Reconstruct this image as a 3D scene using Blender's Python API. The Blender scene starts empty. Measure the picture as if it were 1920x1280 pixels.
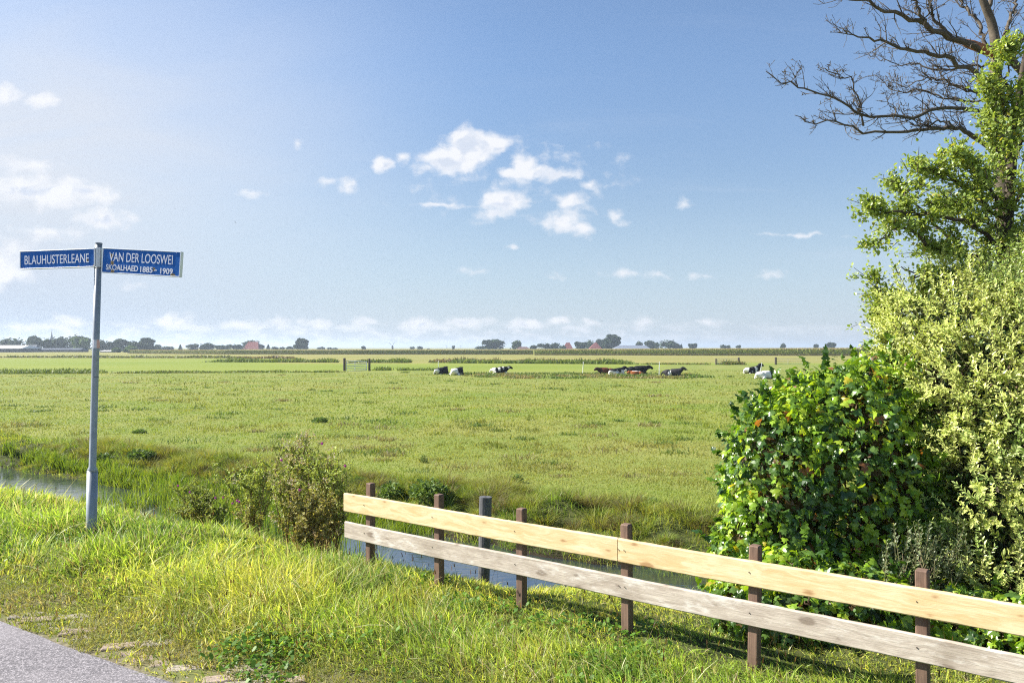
import bpy, math, random
import numpy as np
from mathutils import Vector, Matrix

R = np.random.default_rng(7)
random.seed(7)
C = bpy.context.scene.collection
SC = bpy.context.scene

# ------------------------------------------------------------------ camera
H = 1.75            # eye height above the road
F = 1500.0          # focal length in pixels of the 1920 px wide photograph
HY = 651.0          # row of the horizon
cam_d = bpy.data.cameras.new('camera')
cam_d.sensor_width = 36.0
cam_d.lens = F / 1920 * 36
cam_d.shift_y = (HY - 640) / 1920
cam_d.clip_start = 0.05
cam_d.clip_end = 40000
cam = bpy.data.objects.new('camera', cam_d)
cam.location = (0, 0, H)
cam.rotation_euler = (math.pi / 2, 0, 0)
C.objects.link(cam)
SC.camera = cam

# ------------------------------------------------------------------ sun, sky, exposure
SUN_EL = math.radians(38)
SUN_AZ = Vector((-0.985, 0.17))
sun_dir = Vector((SUN_AZ.x * math.cos(SUN_EL), SUN_AZ.y * math.cos(SUN_EL), math.sin(SUN_EL))).normalized()
sun_d = bpy.data.lights.new('sun', 'SUN')
sun_d.energy = 5.0
sun_d.angle = math.radians(0.53)
sun_d.color = (1.0, 0.95, 0.86)
sun = bpy.data.objects.new('sun', sun_d)
sun.rotation_euler = sun_dir.to_track_quat('Z', 'Y').to_euler()
sun.location = (-20, 5, 20)
C.objects.link(sun)

SC.view_settings.view_transform = 'Standard'
SC.view_settings.look = 'None'
SC.view_settings.gamma = 1
SC.view_settings.use_curve_mapping = False
SC.view_settings.exposure = 1.33
EXP = 2 ** SC.view_settings.exposure
SC.cycles.use_denoising = False
SC.cycles.pixel_filter_type = 'BLACKMAN_HARRIS'
SC.cycles.filter_width = 1.15
SC.cycles.max_bounces = 6
SC.cycles.diffuse_bounces = 3
SC.cycles.glossy_bounces = 3
SC.cycles.transmission_bounces = 4
SC.cycles.volume_bounces = 0
SC.cycles.use_adaptive_sampling = True
SC.cycles.adaptive_threshold = 0.01


class NT:
    """small helper round a node tree"""
    def __init__(self, tree):
        self.t = tree
        tree.nodes.clear()

    def n(self, kind, **kw):
        o = self.t.nodes.new(kind)
        for k, v in kw.items():
            setattr(o, k, v)
        return o

    def put(self, sock, v):
        if isinstance(v, bpy.types.NodeSocket):
            self.t.links.new(v, sock)
        elif v is not None:
            sock.default_value = v

    def m(self, op, a, b=None, c=None, clamp=False):
        o = self.n('ShaderNodeMath', operation=op, use_clamp=clamp)
        self.put(o.inputs[0], a)
        if b is not None:
            self.put(o.inputs[1], b)
        if c is not None:
            self.put(o.inputs[2], c)
        return o.outputs[0]

    def v(self, op, a, b=None):
        o = self.n('ShaderNodeVectorMath', operation=op)
        self.put(o.inputs[0], a)
        if b is not None:
            self.put(o.inputs[1], b)
        return o.outputs['Value'] if op in ('LENGTH', 'DOT_PRODUCT') else o.outputs[0]

    def ramp(self, f, lo, hi, to0=0.0, to1=1.0, smooth=True):
        o = self.n('ShaderNodeMapRange', interpolation_type='SMOOTHSTEP' if smooth else 'LINEAR')
        o.clamp = True
        self.put(o.inputs[0], f)
        for i, x in enumerate((lo, hi, to0, to1)):
            self.put(o.inputs[i + 1], x)
        return o.outputs[0]

    def mix(self, f, a, b, blend='MIX'):
        o = self.n('ShaderNodeMix', data_type='RGBA', blend_type=blend)
        self.put(o.inputs[0], f)
        for s, x in ((o.inputs[6], a), (o.inputs[7], b)):
            self.put(s, (*x, 1.0) if isinstance(x, tuple) and len(x) == 3 else x)
        return o.outputs[2]

    def noise(self, vec, scale, detail=4, rough=0.55, lac=2.0, dist=0.0, col=False):
        o = self.n('ShaderNodeTexNoise')
        if vec is not None:
            self.put(o.inputs['Vector'], vec)
        o.inputs['Scale'].default_value = scale
        o.inputs['Detail'].default_value = detail
        o.inputs['Roughness'].default_value = rough
        o.inputs['Lacunarity'].default_value = lac
        o.inputs['Distortion'].default_value = dist
        return o.outputs['Color' if col else 'Fac']

    def crgb(self, f, stops):
        o = self.n('ShaderNodeValToRGB')
        e = o.color_ramp.elements
        while len(e) < len(stops):
            e.new(0.5)
        for k, (p, c) in zip(e, stops):
            k.position = p
            k.color = (*c, 1)
        self.put(o.inputs[0], f)
        return o.outputs[0]

    def xyz(self, v):
        o = self.n('ShaderNodeSeparateXYZ')
        self.put(o.inputs[0], v)
        return o.outputs

    def comb(self, x, y, z):
        o = self.n('ShaderNodeCombineXYZ')
        for s, q in zip(o.inputs, (x, y, z)):
            self.put(s, q)
        return o.outputs[0]

    def bump(self, h, strength=0.3, dist=0.01):
        o = self.n('ShaderNodeBump')
        o.inputs['Strength'].default_value = strength
        o.inputs['Distance'].default_value = dist
        self.put(o.inputs['Height'], h)
        return o.outputs[0]


def build_world():
    w = bpy.data.worlds.new('World')
    SC.world = w
    w.use_nodes = True
    g = NT(w.node_tree)
    sky = g.n('ShaderNodeTexSky', sky_type='NISHITA')
    sky.sun_disc = False
    sky.sun_elevation = SUN_EL
    sky.sun_rotation = math.atan2(sun_dir.x, sun_dir.y)
    sky.air_density = 1.0
    sky.dust_density = 0.25
    sky.ozone_density = 2.0
    STR = 0.073
    S = g.v('SCALE', sky.outputs[0])
    S.node.inputs['Scale'].default_value = STR
    S = g.mix(1.0, S, (0.87, 0.895, 0.94), 'MULTIPLY')
    d = g.n('ShaderNodeTexCoord').outputs['Generated']
    x, y, z = g.xyz(d)
    ys = g.m('MAXIMUM', y, 0.05)
    u = g.m('DIVIDE', x, ys)
    v = g.m('DIVIDE', z, ys)
    p = g.comb(u, v, 0.0)
    wob = g.v('SUBTRACT', g.noise(p, 22, 3, 0.6, col=True), (0.5, 0.5, 0.5))
    wb = g.v('MULTIPLY', wob, (0.022, 0.016, 0.0))
    p2 = g.v('ADD', p, wb)
    clouds = [  # column, row, half width, half height in the 1920 px picture, weight
        (882, 280, 70, 44, 1.35), (835, 303, 62, 30, 1.25), (925, 272, 36, 34, 1.1), (800, 315, 36, 16, .7),
        (978, 308, 40, 30, .95), (955, 324, 42, 16, .8), (1043, 328, 60, 20, .95), (1000, 322, 50, 18, .8),
        (945, 380, 62, 28, .9), (930, 402, 52, 20, .7), (1065, 376, 46, 24, .85), (1056, 410, 46, 34, .9), (1092, 428, 26, 20, .6),
        (720, 313, 26, 17, .8), (755, 297, 18, 18, .6), (620, 340, 26, 12, .6), (652, 346, 32, 20, .7),
        (1160, 297, 30, 14, .45), (1152, 408, 26, 22, .5), (556, 270, 18, 18, .5), (825, 383, 62, 6, .5), (875, 386, 40, 6, .4),
        (60, 360, 190, 34, .9), (165, 361, 90, 22, .8), (40, 312, 90, 20, .6), (190, 414, 84, 26, .9), (100, 436, 100, 18, .6),
        (75, 190, 34, 22, .8), (15, 178, 40, 22, .7), (0, 500, 90, 56, .7), (318, 602, 50, 18, .95), (470, 362, 40, 8, .4),
        (1240, 514, 190, 9, .34), (1510, 441, 120, 4, .40), (960, 330, 150, 60, .22), (962, 464, 16, 9, .5), (900, 508, 34, 8, .28), (1105, 345, 26, 10, .4), (1280, 386, 22, 10, .26), (255, 535, 34, 8, .4),
        (520, 606, 34, 14, .8), (600, 606, 44, 12, .75), (680, 602, 34, 12, .75), (790, 606, 60, 13, .85), (880, 603, 60, 13, .85), (985, 606, 60, 11, .8),
        (1045, 602, 36, 12, .8), (1105, 604, 26, 9, .6), (1212, 602, 40, 12, .65), (1330, 604, 50, 10, .45), (440, 608, 50, 12, .7), (130, 604, 60, 12, .5), (60, 612, 90, 14, .5),
    ]
    best = None
    for cx, cy, rx, ry, a in clouds:
        q = g.v('SUBTRACT', p2, ((cx - 960) / F, (HY - cy) / F, 0))
        q = g.v('MULTIPLY', q, (F / rx, F / ry, 0))
        l = g.v('LENGTH', q)
        e = g.m('MULTIPLY_ADD', l, -a, a)
        best = e if best is None else g.m('MAXIMUM', best, e)
    best = g.m('MAXIMUM', best, -0.55)
    fb = g.noise(g.v('MULTIPLY', p2, (1, 1.4, 1)), 26, 9, 0.60)
    field = g.m('ADD', best, g.m('MULTIPLY', g.m('SUBTRACT', fb, 0.50), 2.1))
    mask = g.ramp(field, -0.02, 0.72)
    # low, far bank of small cumulus just above the horizon
    lowp = g.v('MULTIPLY', p2, (1.0, 2.6, 0))
    lb = g.noise(lowp, 26, 6, 0.62)
    lowmask = g.m('MULTIPLY', g.ramp(v, 0.034, 0.024), g.ramp(lb, 0.42, 0.66, 0, 0.80))
    lowmask = g.m('MULTIPLY', lowmask, g.ramp(u, 0.42, -0.1, 0.35, 1.0))
    # thin cirrus veil, thickest towards the sun
    cir = g.noise(g.v('MULTIPLY', p, (1.2, 4.0, 0)), 2.6, 6, 0.55, dist=0.8)
    veil = g.m('MULTIPLY', g.m('MULTIPLY', g.ramp(u, 0.02, -0.62), g.ramp(v, 0.66, 0.20)), g.ramp(cir, 0.25, 0.75, 0.75, 1.0))
    streak = g.noise(g.v('MULTIPLY', p, (1.0, 9.0, 0)), 3.2, 5, 0.6, dist=0.5)
    thin = g.m('MULTIPLY', g.ramp(streak, 0.52, 0.8, 0, 0.20), g.ramp(v, 0.42, 0.1, 0.25, 1.0))
    front = g.ramp(y, 0.02, 0.12)
    mask = g.m('MULTIPLY', mask, front)
    lowmask = g.m('MULTIPLY', lowmask, front)
    white = (0.93 / EXP, 0.95 / EXP, 1.0 / EXP)
    grey = (0.70 / EXP, 0.77 / EXP, 0.90 / EXP)
    air = (0.77 / EXP, 0.80 / EXP, 0.86 / EXP)
    S = g.v('MULTIPLY', S, g.comb(*[g.ramp(v, 0.40, 0.12, 1.0, k) for k in (0.90, 0.84, 0.80)]))
    base = g.mix(veil, S, air)
    base = g.mix(g.ramp(v, 0.24, -0.02, 0.0, 0.75), base, (0.47 / EXP, 0.605 / EXP, 0.80 / EXP))
    base = g.mix(thin, base, (0.68 / EXP, 0.76 / EXP, 0.90 / EXP))
    fb2 = g.noise(g.v('MULTIPLY', g.v('ADD', p2, (-0.010, 0.012, 0)), (1, 1.4, 1)), 26, 3, 0.5)
    fb3 = g.noise(g.v('MULTIPLY', p2, (1, 1.4, 1)), 26, 3, 0.5)
    shade = g.ramp(g.m('SUBTRACT', fb3, fb2), -0.10, 0.06)
    ccol = g.mix(shade, grey, white)
    ccol = g.mix(g.ramp(field, 0.35, 0.9), white, ccol)
    base = g.mix(lowmask, base, (0.90 / EXP, 0.93 / EXP, 1.0 / EXP))
    base = g.mix(mask, base, ccol)
    bg = g.n('ShaderNodeBackground')
    g.put(bg.inputs['Color'], base)
    bg.inputs['Strength'].default_value = 1.0
    out = g.n('ShaderNodeOutputWorld')
    g.t.links.new(bg.outputs[0], out.inputs[0])


build_world()

# ------------------------------------------------------------------ general helpers


def tag(o, label=None, cat=None, group=None, kind=None):
    if label:
        o['label'] = label
    if cat:
        o['category'] = cat
    if group:
        o['group'] = group
    if kind:
        o['kind'] = kind
    return o


def empty(name, loc, label, cat, group=None, rz=0.0):
    o = bpy.data.objects.new(name, None)
    o.location = loc
    o.rotation_euler = (0, 0, rz)
    C.objects.link(o)
    return tag(o, label, cat, group)


def np_mesh(name, V, Fs, col=None, smooth=False):
    me = bpy.data.meshes.new(name)
    V = np.ascontiguousarray(V, dtype=np.float32)
    me.vertices.add(len(V))
    me.vertices.foreach_set('co', V.ravel())
    Fs = [np.asarray(f, dtype=np.int32) for f in Fs if len(f)]
    tot = np.concatenate([np.full(len(f), f.shape[1], dtype=np.int32) for f in Fs])
    idx = np.concatenate([f.ravel() for f in Fs])
    me.loops.add(len(idx))
    me.loops.foreach_set('vertex_index', idx)
    me.polygons.add(len(tot))
    me.polygons.foreach_set('loop_start', np.concatenate([[0], np.cumsum(tot)[:-1]]).astype(np.int32))
    me.polygons.foreach_set('use_smooth', np.full(len(tot), smooth, dtype=bool))
    me.update(calc_edges=True)
    if col is not None:
        a = me.color_attributes.new('tint', 'FLOAT_COLOR', 'POINT')
        rgba = np.ones((len(V), 4), dtype=np.float32)
        rgba[:, :3] = col
        a.data.foreach_set('color', rgba.ravel())
    return me


def link(name, me, mat, parent=None, matrix=None):
    o = bpy.data.objects.new(name, me)
    if mat is not None and len(me.materials) == 0:
        me.materials.append(mat)
    C.objects.link(o)
    if parent is not None:
        o.parent = parent
    if matrix is not None:
        o.matrix_local = matrix
    return o


class MB:
    """collects shapes into one mesh"""
    def __init__(self):
        self.V, self.F, self.col, self.n = [], {}, [], 0

    def add(self, V, Fs, col=None):
        V = np.asarray(V, float)
        for f in Fs:
            f = np.asarray(f, int)
            if len(f):
                self.F.setdefault(f.shape[1], []).append(f + self.n)
        self.V.append(V)
        c = np.zeros((len(V), 3)) + (0.5 if col is None else np.asarray(col, float))
        self.col.append(c)
        self.n += len(V)

    def box(self, lo, hi, M=None, col=None, bev=0.0):
        x0, y0, z0 = lo
        x1, y1, z1 = hi
        if bev > 0:
            b = bev
            P = []
            for (zz, k) in ((z0, b), (z0 + b, 0), (z1 - b, 0), (z1, b)):
                for q in range(2):
                    pass
                P += [(x0 + b + k, y0 + k, zz), (x1 - b - k, y0 + k, zz), (x1 - k, y0 + b + k, zz), (x1 - k, y1 - b - k, zz),
                      (x1 - b - k, y1 - k, zz), (x0 + b + k, y1 - k, zz), (x0 + k, y1 - b - k, zz), (x0 + k, y0 + b + k, zz)]
            V = np.array(P, float)
            q = [(r * 8 + i, r * 8 + (i + 1) % 8, (r + 1) * 8 + (i + 1) % 8, (r + 1) * 8 + i) for r in range(3) for i in range(8)]
            fs = [q, [tuple(range(7, -1, -1)), tuple(range(24, 32))]]
        else:
            V = np.array([(x0, y0, z0), (x1, y0, z0), (x1, y1, z0), (x0, y1, z0), (x0, y0, z1), (x1, y0, z1), (x1, y1, z1), (x0, y1, z1)], float)
            fs = [[(3, 2, 1, 0), (4, 5, 6, 7), (0, 1, 5, 4), (1, 2, 6, 5), (2, 3, 7, 6), (3, 0, 4, 7)]]
        if M is not None:
            M = np.array(M)
            V = V @ M[:3, :3].T + M[:3, 3]
        self.add(V, fs, col)

    def tube(self, pts, rad, n=6, col=None, cap=True):
        P = np.asarray(pts, float)
        k = len(P)
        rad = np.broadcast_to(np.asarray(rad, float), (k,))
        T = np.gradient(P, axis=0) if k > 2 else np.tile(P[1] - P[0], (2, 1))
        T /= np.linalg.norm(T, axis=1, keepdims=True) + 1e-9
        ref = np.array([0.0, 0, 1]) if abs(T[:, 2]).mean() < 0.8 else np.array([1.0, 0, 0])
        A = np.cross(T, ref)
        A /= np.linalg.norm(A, axis=1, keepdims=True) + 1e-9
        B = np.cross(T, A)
        a = np.arange(n) / n * 2 * math.pi
        V = P[:, None, :] + rad[:, None, None] * (A[:, None, :] * np.cos(a)[None, :, None] + B[:, None, :] * np.sin(a)[None, :, None])
        i = np.arange(n)
        j = (i + 1) % n
        q = np.concatenate([np.stack([r * n + i, r * n + j, (r + 1) * n + j, (r + 1) * n + i], 1) for r in range(k - 1)])
        fs = [q]
        if cap:
            fs.append([tuple(range(n - 1, -1, -1)), tuple((k - 1) * n + np.arange(n))])
        self.add(V.reshape(-1, 3), fs, col)

    def mesh(self, name, smooth=False):
        fs = [np.concatenate(v) for v in self.F.values()]
        return np_mesh(name, np.concatenate(self.V), fs, np.concatenate(self.col), smooth)

    def build(self, name, mat, parent=None, smooth=False, matrix=None):
        return link(name, self.mesh(name, smooth), mat, parent, matrix)


def hash2(i, j, s):
    n = (i.astype(np.int64) * 374761393 + j.astype(np.int64) * 668265263 + s * 974634) & 0x7fffffff
    n = ((n ^ (n >> 13)) * 1274126177) & 0x7fffffff
    return ((n ^ (n >> 16)) & 0xffff) / 65535.0


def vnoise(x, y, s=0):
    x = np.asarray(x, float)
    y = np.asarray(y, float)
    i, j = np.floor(x).astype(np.int64), np.floor(y).astype(np.int64)
    fx, fy = x - i, y - j
    fx, fy = fx * fx * (3 - 2 * fx), fy * fy * (3 - 2 * fy)
    a, b = hash2(i, j, s), hash2(i + 1, j, s)
    c, d = hash2(i, j + 1, s), hash2(i + 1, j + 1, s)
    return (a * (1 - fx) + b * fx) * (1 - fy) + (c * (1 - fx) + d * fx) * fy


def fbm(x, y, s=0, o=4):
    t, a, n = 0, 0.5, 0
    for k in range(o):
        t = t + a * vnoise(x * 2 ** k, y * 2 ** k, s + k)
        n += a
        a *= 0.5
    return t / n


# the road, the fence and the ditch all run along s; t grows away from the road
DS = np.array([0.848, -0.530])
DN = np.array([0.530, 0.848])


def st(x, y):
    return DS[0] * x + DS[1] * y, DN[0] * x + DN[1] * y


def xy(s, t):
    return DS[0] * s + DN[0] * t, DS[1] * s + DN[1] * t


PT = [-1e5, 2.35, 2.5, 3.5, 4.8, 5.4, 6.0, 6.45, 6.9, 7.4, 9.7, 10.2, 10.55, 11.1, 11.8, 12.9, 15, 1e5]
PZ = [-.05, -.05, -.015, .02, -.01, -.20, -.45, -.68, -1.3, -1.7, -1.7, -1.42, -1.22, -1.12, -.93, -1.02, -1.0, -1.0]
WATER_Z = -1.30


def terr(x, y):
    x = np.asarray(x, float)
    y = np.asarray(y, float)
    s, t = st(x, y)
    tw = t + 0.5 * (vnoise(s * 0.35, t * 0.1, 5) - 0.5) * np.clip((t - 6) / 1.5, 0, 1)
    q = np.clip((s + 3.7) / 1.2, 0, 1)
    tw = tw - 0.34 * q * q * (3 - 2 * q) * np.clip((t - 4.7) / .5, 0, 1) * np.clip(9.2 - t, 0, 1)
    z = np.interp(tw, PT, PZ)
    b = np.exp(-((tw - 11.5) / 1.2) ** 2)
    q2 = np.clip((s + 2.75) / 1.0, 0, 1)
    q2 = q2 * q2 * (3 - 2 * q2)
    z = np.maximum(z, z * (1 - q2) + np.interp(t, [-1e5, 4.8, 12.5, 1e5], [-.1, -.08, -.95, -1.0]) * q2)
    z = z + b * 0.55 * (fbm(x * 1.3, y * 1.3, 11, 3) - 0.5) + b * 0.2 * (vnoise(x * 2.6, y * 2.6, 31) - 0.5)
    near = np.clip((t - 2.6) / 0.6, 0, 1) * np.clip((7 - t) / 1, 0, 1)
    z = z + near * 0.10 * (fbm(x * 1.6, y * 1.6, 12, 3) - 0.5)
    past = np.clip((t - 12.5) / 2, 0, 1)
    z = z + past * 0.10 * (fbm(x * 0.45, y * 0.45, 13, 3) - 0.5) * np.clip(200 / (np.abs(y) + 1), 0, 1)
    return z


def px(col, row, y):
    """world point seen at a column/row of the photograph at distance y"""
    return np.array([(col - 960) / F * y, y, H + (HY - row) / F * y])


def on_ground(col, row):
    """point of the terrain under a column/row of the photograph"""
    for y in np.geomspace(3, 4000, 4000):
        p = px(col, row, y)
        if p[2] <= float(terr(p[0], p[1])):
            return p
    return p


# ------------------------------------------------------------------ materials


def mat(name):
    m = bpy.data.materials.new(name)
    m.use_nodes = True
    return m, NT(m.node_tree)


def finish(g, shader):
    o = g.n('ShaderNodeOutputMaterial')
    g.t.links.new(shader, o.inputs[0])


def pbsdf(g, color, rough=0.6, spec=0.4, metal=0.0, normal=None):
    b = g.n('ShaderNodeBsdfPrincipled')
    g.put(b.inputs['Base Color'], (*color, 1.0) if isinstance(color, tuple) else color)
    g.put(b.inputs['Roughness'], rough)
    g.put(b.inputs['Specular IOR Level'], spec)
    g.put(b.inputs['Metallic'], metal)
    if normal is not None:
        g.put(b.inputs['Normal'], normal)
    return b.outputs[0]


def leaf_mat(name, trans=0.35, rough=0.5, spec=0.4, warm=(1.25, 1.2, 0.55)):
    """thin leaf coloured by its own tint: reflects and lets light through"""
    m, g = mat(name)
    a = g.n('ShaderNodeAttribute', attribute_name='tint')
    c = a.outputs['Color']
    p = pbsdf(g, c, rough, spec)
    tr = g.n('ShaderNodeBsdfTranslucent')
    g.put(tr.inputs[0], g.mix(1.0, c, warm, 'MULTIPLY'))
    mx = g.n('ShaderNodeMixShader')
    mx.inputs[0].default_value = trans
    g.t.links.new(p, mx.inputs[1])
    g.t.links.new(tr.outputs[0], mx.inputs[2])
    finish(g, mx.outputs[0])
    return m


def tint_mat(name, rough=0.7, spec=0.3, bump=None):
    m, g = mat(name)
    a = g.n('ShaderNodeAttribute', attribute_name='tint')
    tc = g.n('ShaderNodeTexCoord').outputs['Object']
    n = None
    c = a.outputs['Color']
    if bump:
        h = g.noise(tc, bump, 5, 0.6)
        c = g.mix(1.0, c, g.crgb(h, [(0.3, (0.65, 0.65, 0.65)), (0.7, (1.25, 1.25, 1.25))]), 'MULTIPLY')
        n = g.bump(h, 0.5, 0.01)
    finish(g, pbsdf(g, c, rough, spec, normal=n))
    return m


def plain_mat(name, color, rough=0.6, spec=0.4, metal=0.0, vary=0.15, scale=8.0, bump=0.0):
    m, g = mat(name)
    tc = g.n('ShaderNodeTexCoord').outputs['Object']
    h = g.noise(tc, scale, 5, 0.6)
    lo = tuple(c * (1 - vary) for c in color)
    hi = tuple(min(1, c * (1 + vary)) for c in color)
    c = g.crgb(h, [(0.3, lo), (0.7, hi)])
    finish(g, pbsdf(g, c, rough, spec, metal, g.bump(h, bump, 0.01) if bump else None))
    return m


M_GRASS = leaf_mat('grass_blade', 0.48, 0.5, 0.35, (1.3, 1.25, 0.65))
M_PAST = leaf_mat('pasture_blade', 0.38, 0.6, 0.3, (1.25, 1.15, 0.5))
M_WEED = leaf_mat('weed_leaf', 0.35, 0.55, 0.3)
M_IVY = leaf_mat('ivy_leaf', 0.45, 0.30, 0.55, (1.4, 1.3, 0.4))
M_PRIV = leaf_mat('variegated_leaf', 0.30, 0.36, 0.5, (1.15, 1.15, 0.6))
M_TREE = leaf_mat('tree_leaf', 0.45, 0.38, 0.5, (1.3, 1.25, 0.5))
M_FAR = leaf_mat('far_foliage', 0.2, 0.7, 0.2)
M_BARK = tint_mat('bark', 0.85, 0.2, 14.0)
M_PETAL = leaf_mat('petal', 0.4, 0.6, 0.2, (1, 1, 1))
# ------------------------------------------------------------------ ground


def ground_material():
    m, g = mat('pasture_ground')
    P = g.n('ShaderNodeNewGeometry').outputs['Position']
    x, y, z = g.xyz(P)
    t = g.m('ADD', g.m('MULTIPLY', x, 0.530), g.m('MULTIPLY', y, 0.848))
    n1 = g.noise(P, 0.25, 6, 0.6)
    n2 = g.noise(P, 3.0, 5, 0.65)
    n3 = g.noise(g.v('MULTIPLY', P, (0.02, 0.05, 0.0)), 1.0, 5, 0.6)
    past = g.mix(g.ramp(n1, 0.35, 0.65), (0.150, 0.195, 0.038), (0.212, 0.226, 0.061))
    past = g.mix(g.ramp(n2, 0.45, 0.75, 0, 0.55), past, (0.19, 0.165, 0.06))
    past = g.mix(g.ramp(n2, 0.40, 0.25, 0, 0.6), past, (0.055, 0.095, 0.02))
    # fields beyond: a fresh meadow, then stubbly hay land (their edges wander a little)
    yy = g.m('ADD', y, g.m('MULTIPLY', g.m('SUBTRACT', n3, 0.5), 8))
    meadow = g.mix(g.ramp(n3, 0.3, 0.7), (0.155, 0.205, 0.030), (0.205, 0.235, 0.045))
    hay = g.mix(g.ramp(n3, 0.35, 0.65), (0.20, 0.205, 0.055), (0.25, 0.225, 0.075))
    edge1 = g.m('ADD', 92, g.m('MULTIPLY', g.ramp(x, 14, 26, 0, 33), 1.0))
    f1 = g.m('GREATER_THAN', yy, edge1)
    c = g.mix(f1, past, meadow)
    edge2 = g.ramp(x, -55, -40, 200, 140)
    f2 = g.m('GREATER_THAN', yy, edge2)
    c = g.mix(f2, c, hay)
    soil = g.mix(g.ramp(n2, 0.35, 0.65), (0.035, 0.045, 0.014), (0.075, 0.085, 0.028))
    soil = g.mix(g.ramp(t, 3.4, 2.9), soil, g.mix(g.ramp(n2, 0.4, 0.6), (0.16, 0.14, 0.075), (0.13, 0.15, 0.045)))
    soil = g.mix(g.ramp(t, 2.75, 2.55), soil, g.mix(g.ramp(g.noise(P, 45, 4, .7), .4, .62), (0.12, 0.10, 0.07), (0.27, 0.235, 0.17)))
    nearf = g.ramp(t, 13.5, 11.0)
    c = g.mix(nearf, c, soil)
    mud = g.ramp(z, -1.12, -1.30)
    c = g.mix(mud, c, (0.028, 0.022, 0.014))
    finish(g, pbsdf(g, c, 0.9, 0.1, normal=g.bump(n2, 0.4, 0.05)))
    return m


def build_ground():
    ta = np.concatenate([-np.geomspace(6000, 6, 24), np.linspace(-5, 2.2, 6), np.arange(2.3, 14, 0.11), np.arange(14, 40, 0.5), np.arange(40, 140, 4), np.geomspace(140, 6500, 28)])
    sa = np.concatenate([-np.geomspace(6500, 40, 32), np.arange(-39, -24, 0.5), np.arange(-24, 8, 0.14), np.arange(8, 30, 1.0), np.geomspace(31, 6500, 32)])
    S, T = np.meshgrid(sa, ta)
    X, Y = xy(S, T)
    Z = terr(X, Y)
    nt, ns = S.shape
    i, j = np.meshgrid(np.arange(nt - 1), np.arange(ns - 1), indexing='ij')
    a = (i * ns + j).ravel()
    Fq = np.stack([a, a + 1, a + ns + 1, a + ns], 1)
    me = np_mesh('ground', np.stack([X, Y, Z], -1).reshape(-1, 3), [Fq], smooth=True)
    o = link('ground', me, ground_material())
    tag(o, kind='structure')


build_ground()


def quad_strip(name, s0, s1, t0, t1, z, m, ns=60, wig=0.0):
    s = np.linspace(s0, s1, ns)
    e = t1 + wig * (fbm(s * 1.7, s * 0, 3, 4) - 0.5)
    a = np.stack([*xy(s, np.full(ns, t0)), np.full(ns, z)], 1)
    b = np.stack([*xy(s, e), np.full(ns, z)], 1)
    V = np.concatenate([a, b])
    i = np.arange(ns - 1)
    return link(name, np_mesh(name, V, [np.stack([i, i + 1, ns + i + 1, ns + i], 1)]), m)


def road_material():
    m, g = mat('asphalt')
    P = g.n('ShaderNodeNewGeometry').outputs['Position']
    n = g.noise(P, 130, 3, 0.7)
    big = g.noise(P, 1.3, 4, 0.6)
    vor = g.n('ShaderNodeTexVoronoi')
    g.put(vor.inputs['Vector'], P)
    vor.inputs['Scale'].default_value = 105
    chips = g.mix(g.ramp(vor.outputs['Color'].node.outputs['Color'], 0.2, 0.85), (0.115, 0.105, 0.115), (0.42, 0.385, 0.40))
    c = g.mix(g.ramp(n, 0.38, 0.62), (0.10, 0.095, 0.10), chips)
    c = g.mix(g.ramp(big, 0.4, 0.7, 0, 0.35), c, (0.30, 0.275, 0.285))
    finish(g, pbsdf(g, c, 0.85, 0.3, normal=g.bump(n, 0.6, 0.006)))
    return m


tag(quad_strip('road', -60, 30, -3.4, 2.60, 0.0, road_material(), 500, 0.05), kind='structure')


def build_paving():
    """clinker pavers laid slantwise along the road edge, half overgrown"""
    mb = MB()
    rr = np.random.default_rng(3)
    a0 = math.atan2(DS[1], DS[0]) + math.radians(45)
    e1 = np.array([math.cos(a0), math.sin(a0)])
    e2 = np.array([-e1[1], e1[0]])
    w, l = 0.094, 0.205
    for i in range(-170, 60):
        for j in range(-60, 200):
            p = e1 * (i * (l + .009) + (j % 2) * l / 2) + e2 * j * (w + .010)
            s, t = st(p[0], p[1])
            if not (2.67 < t < 3.04 and -24 < s < 4):
                continue
            v = rr.uniform(0.75, 1.1)
            base = np.array([0.33, 0.29, 0.23]) if rr.random() < 0.75 else np.array([0.31, 0.245, 0.19])
            a = a0 + rr.uniform(-.03, .03)
            M = np.eye(4)
            M[:2, :2] = [[math.cos(a), -math.sin(a)], [math.sin(a), math.cos(a)]]
            M[:3, 3] = (p[0], p[1], 0.004 + rr.uniform(-.014, .003))
            mb.box((-l / 2, -w / 2, -.06), (l / 2, w / 2, 0), M, base * v, 0.006)
    tag(mb.build('paving_strip', tint_mat('clinker', 0.85, 0.2, 60.0)), kind='structure')


build_paving()


def build_water():
    m, g = mat('ditch_water')
    P = g.n('ShaderNodeNewGeometry').outputs['Position']
    x, y, z = g.xyz(P)
    n = g.noise(g.v('MULTIPLY', P, (1.0, 2.6, 1)), 5.0, 4, 0.55, dist=0.4)
    n2 = g.noise(P, 1.2, 3, 0.5)
    c = g.mix(n2, (0.016, 0.024, 0.030), (0.030, 0.040, 0.044))
    h = g.m('MULTIPLY', n, g.ramp(n2, 0.35, 0.65, 0.25, 1.0))
    sh = pbsdf(g, c, 0.03, 0.5, normal=g.bump(h, 0.2, 0.03))
    sh.node.inputs['IOR'].default_value = 3.8
    finish(g, sh)
    tag(quad_strip('water', -300, 60, 6.4, 11.0, WATER_Z, m, 60), kind='structure')


build_water()

# ------------------------------------------------------------------ grass


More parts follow.
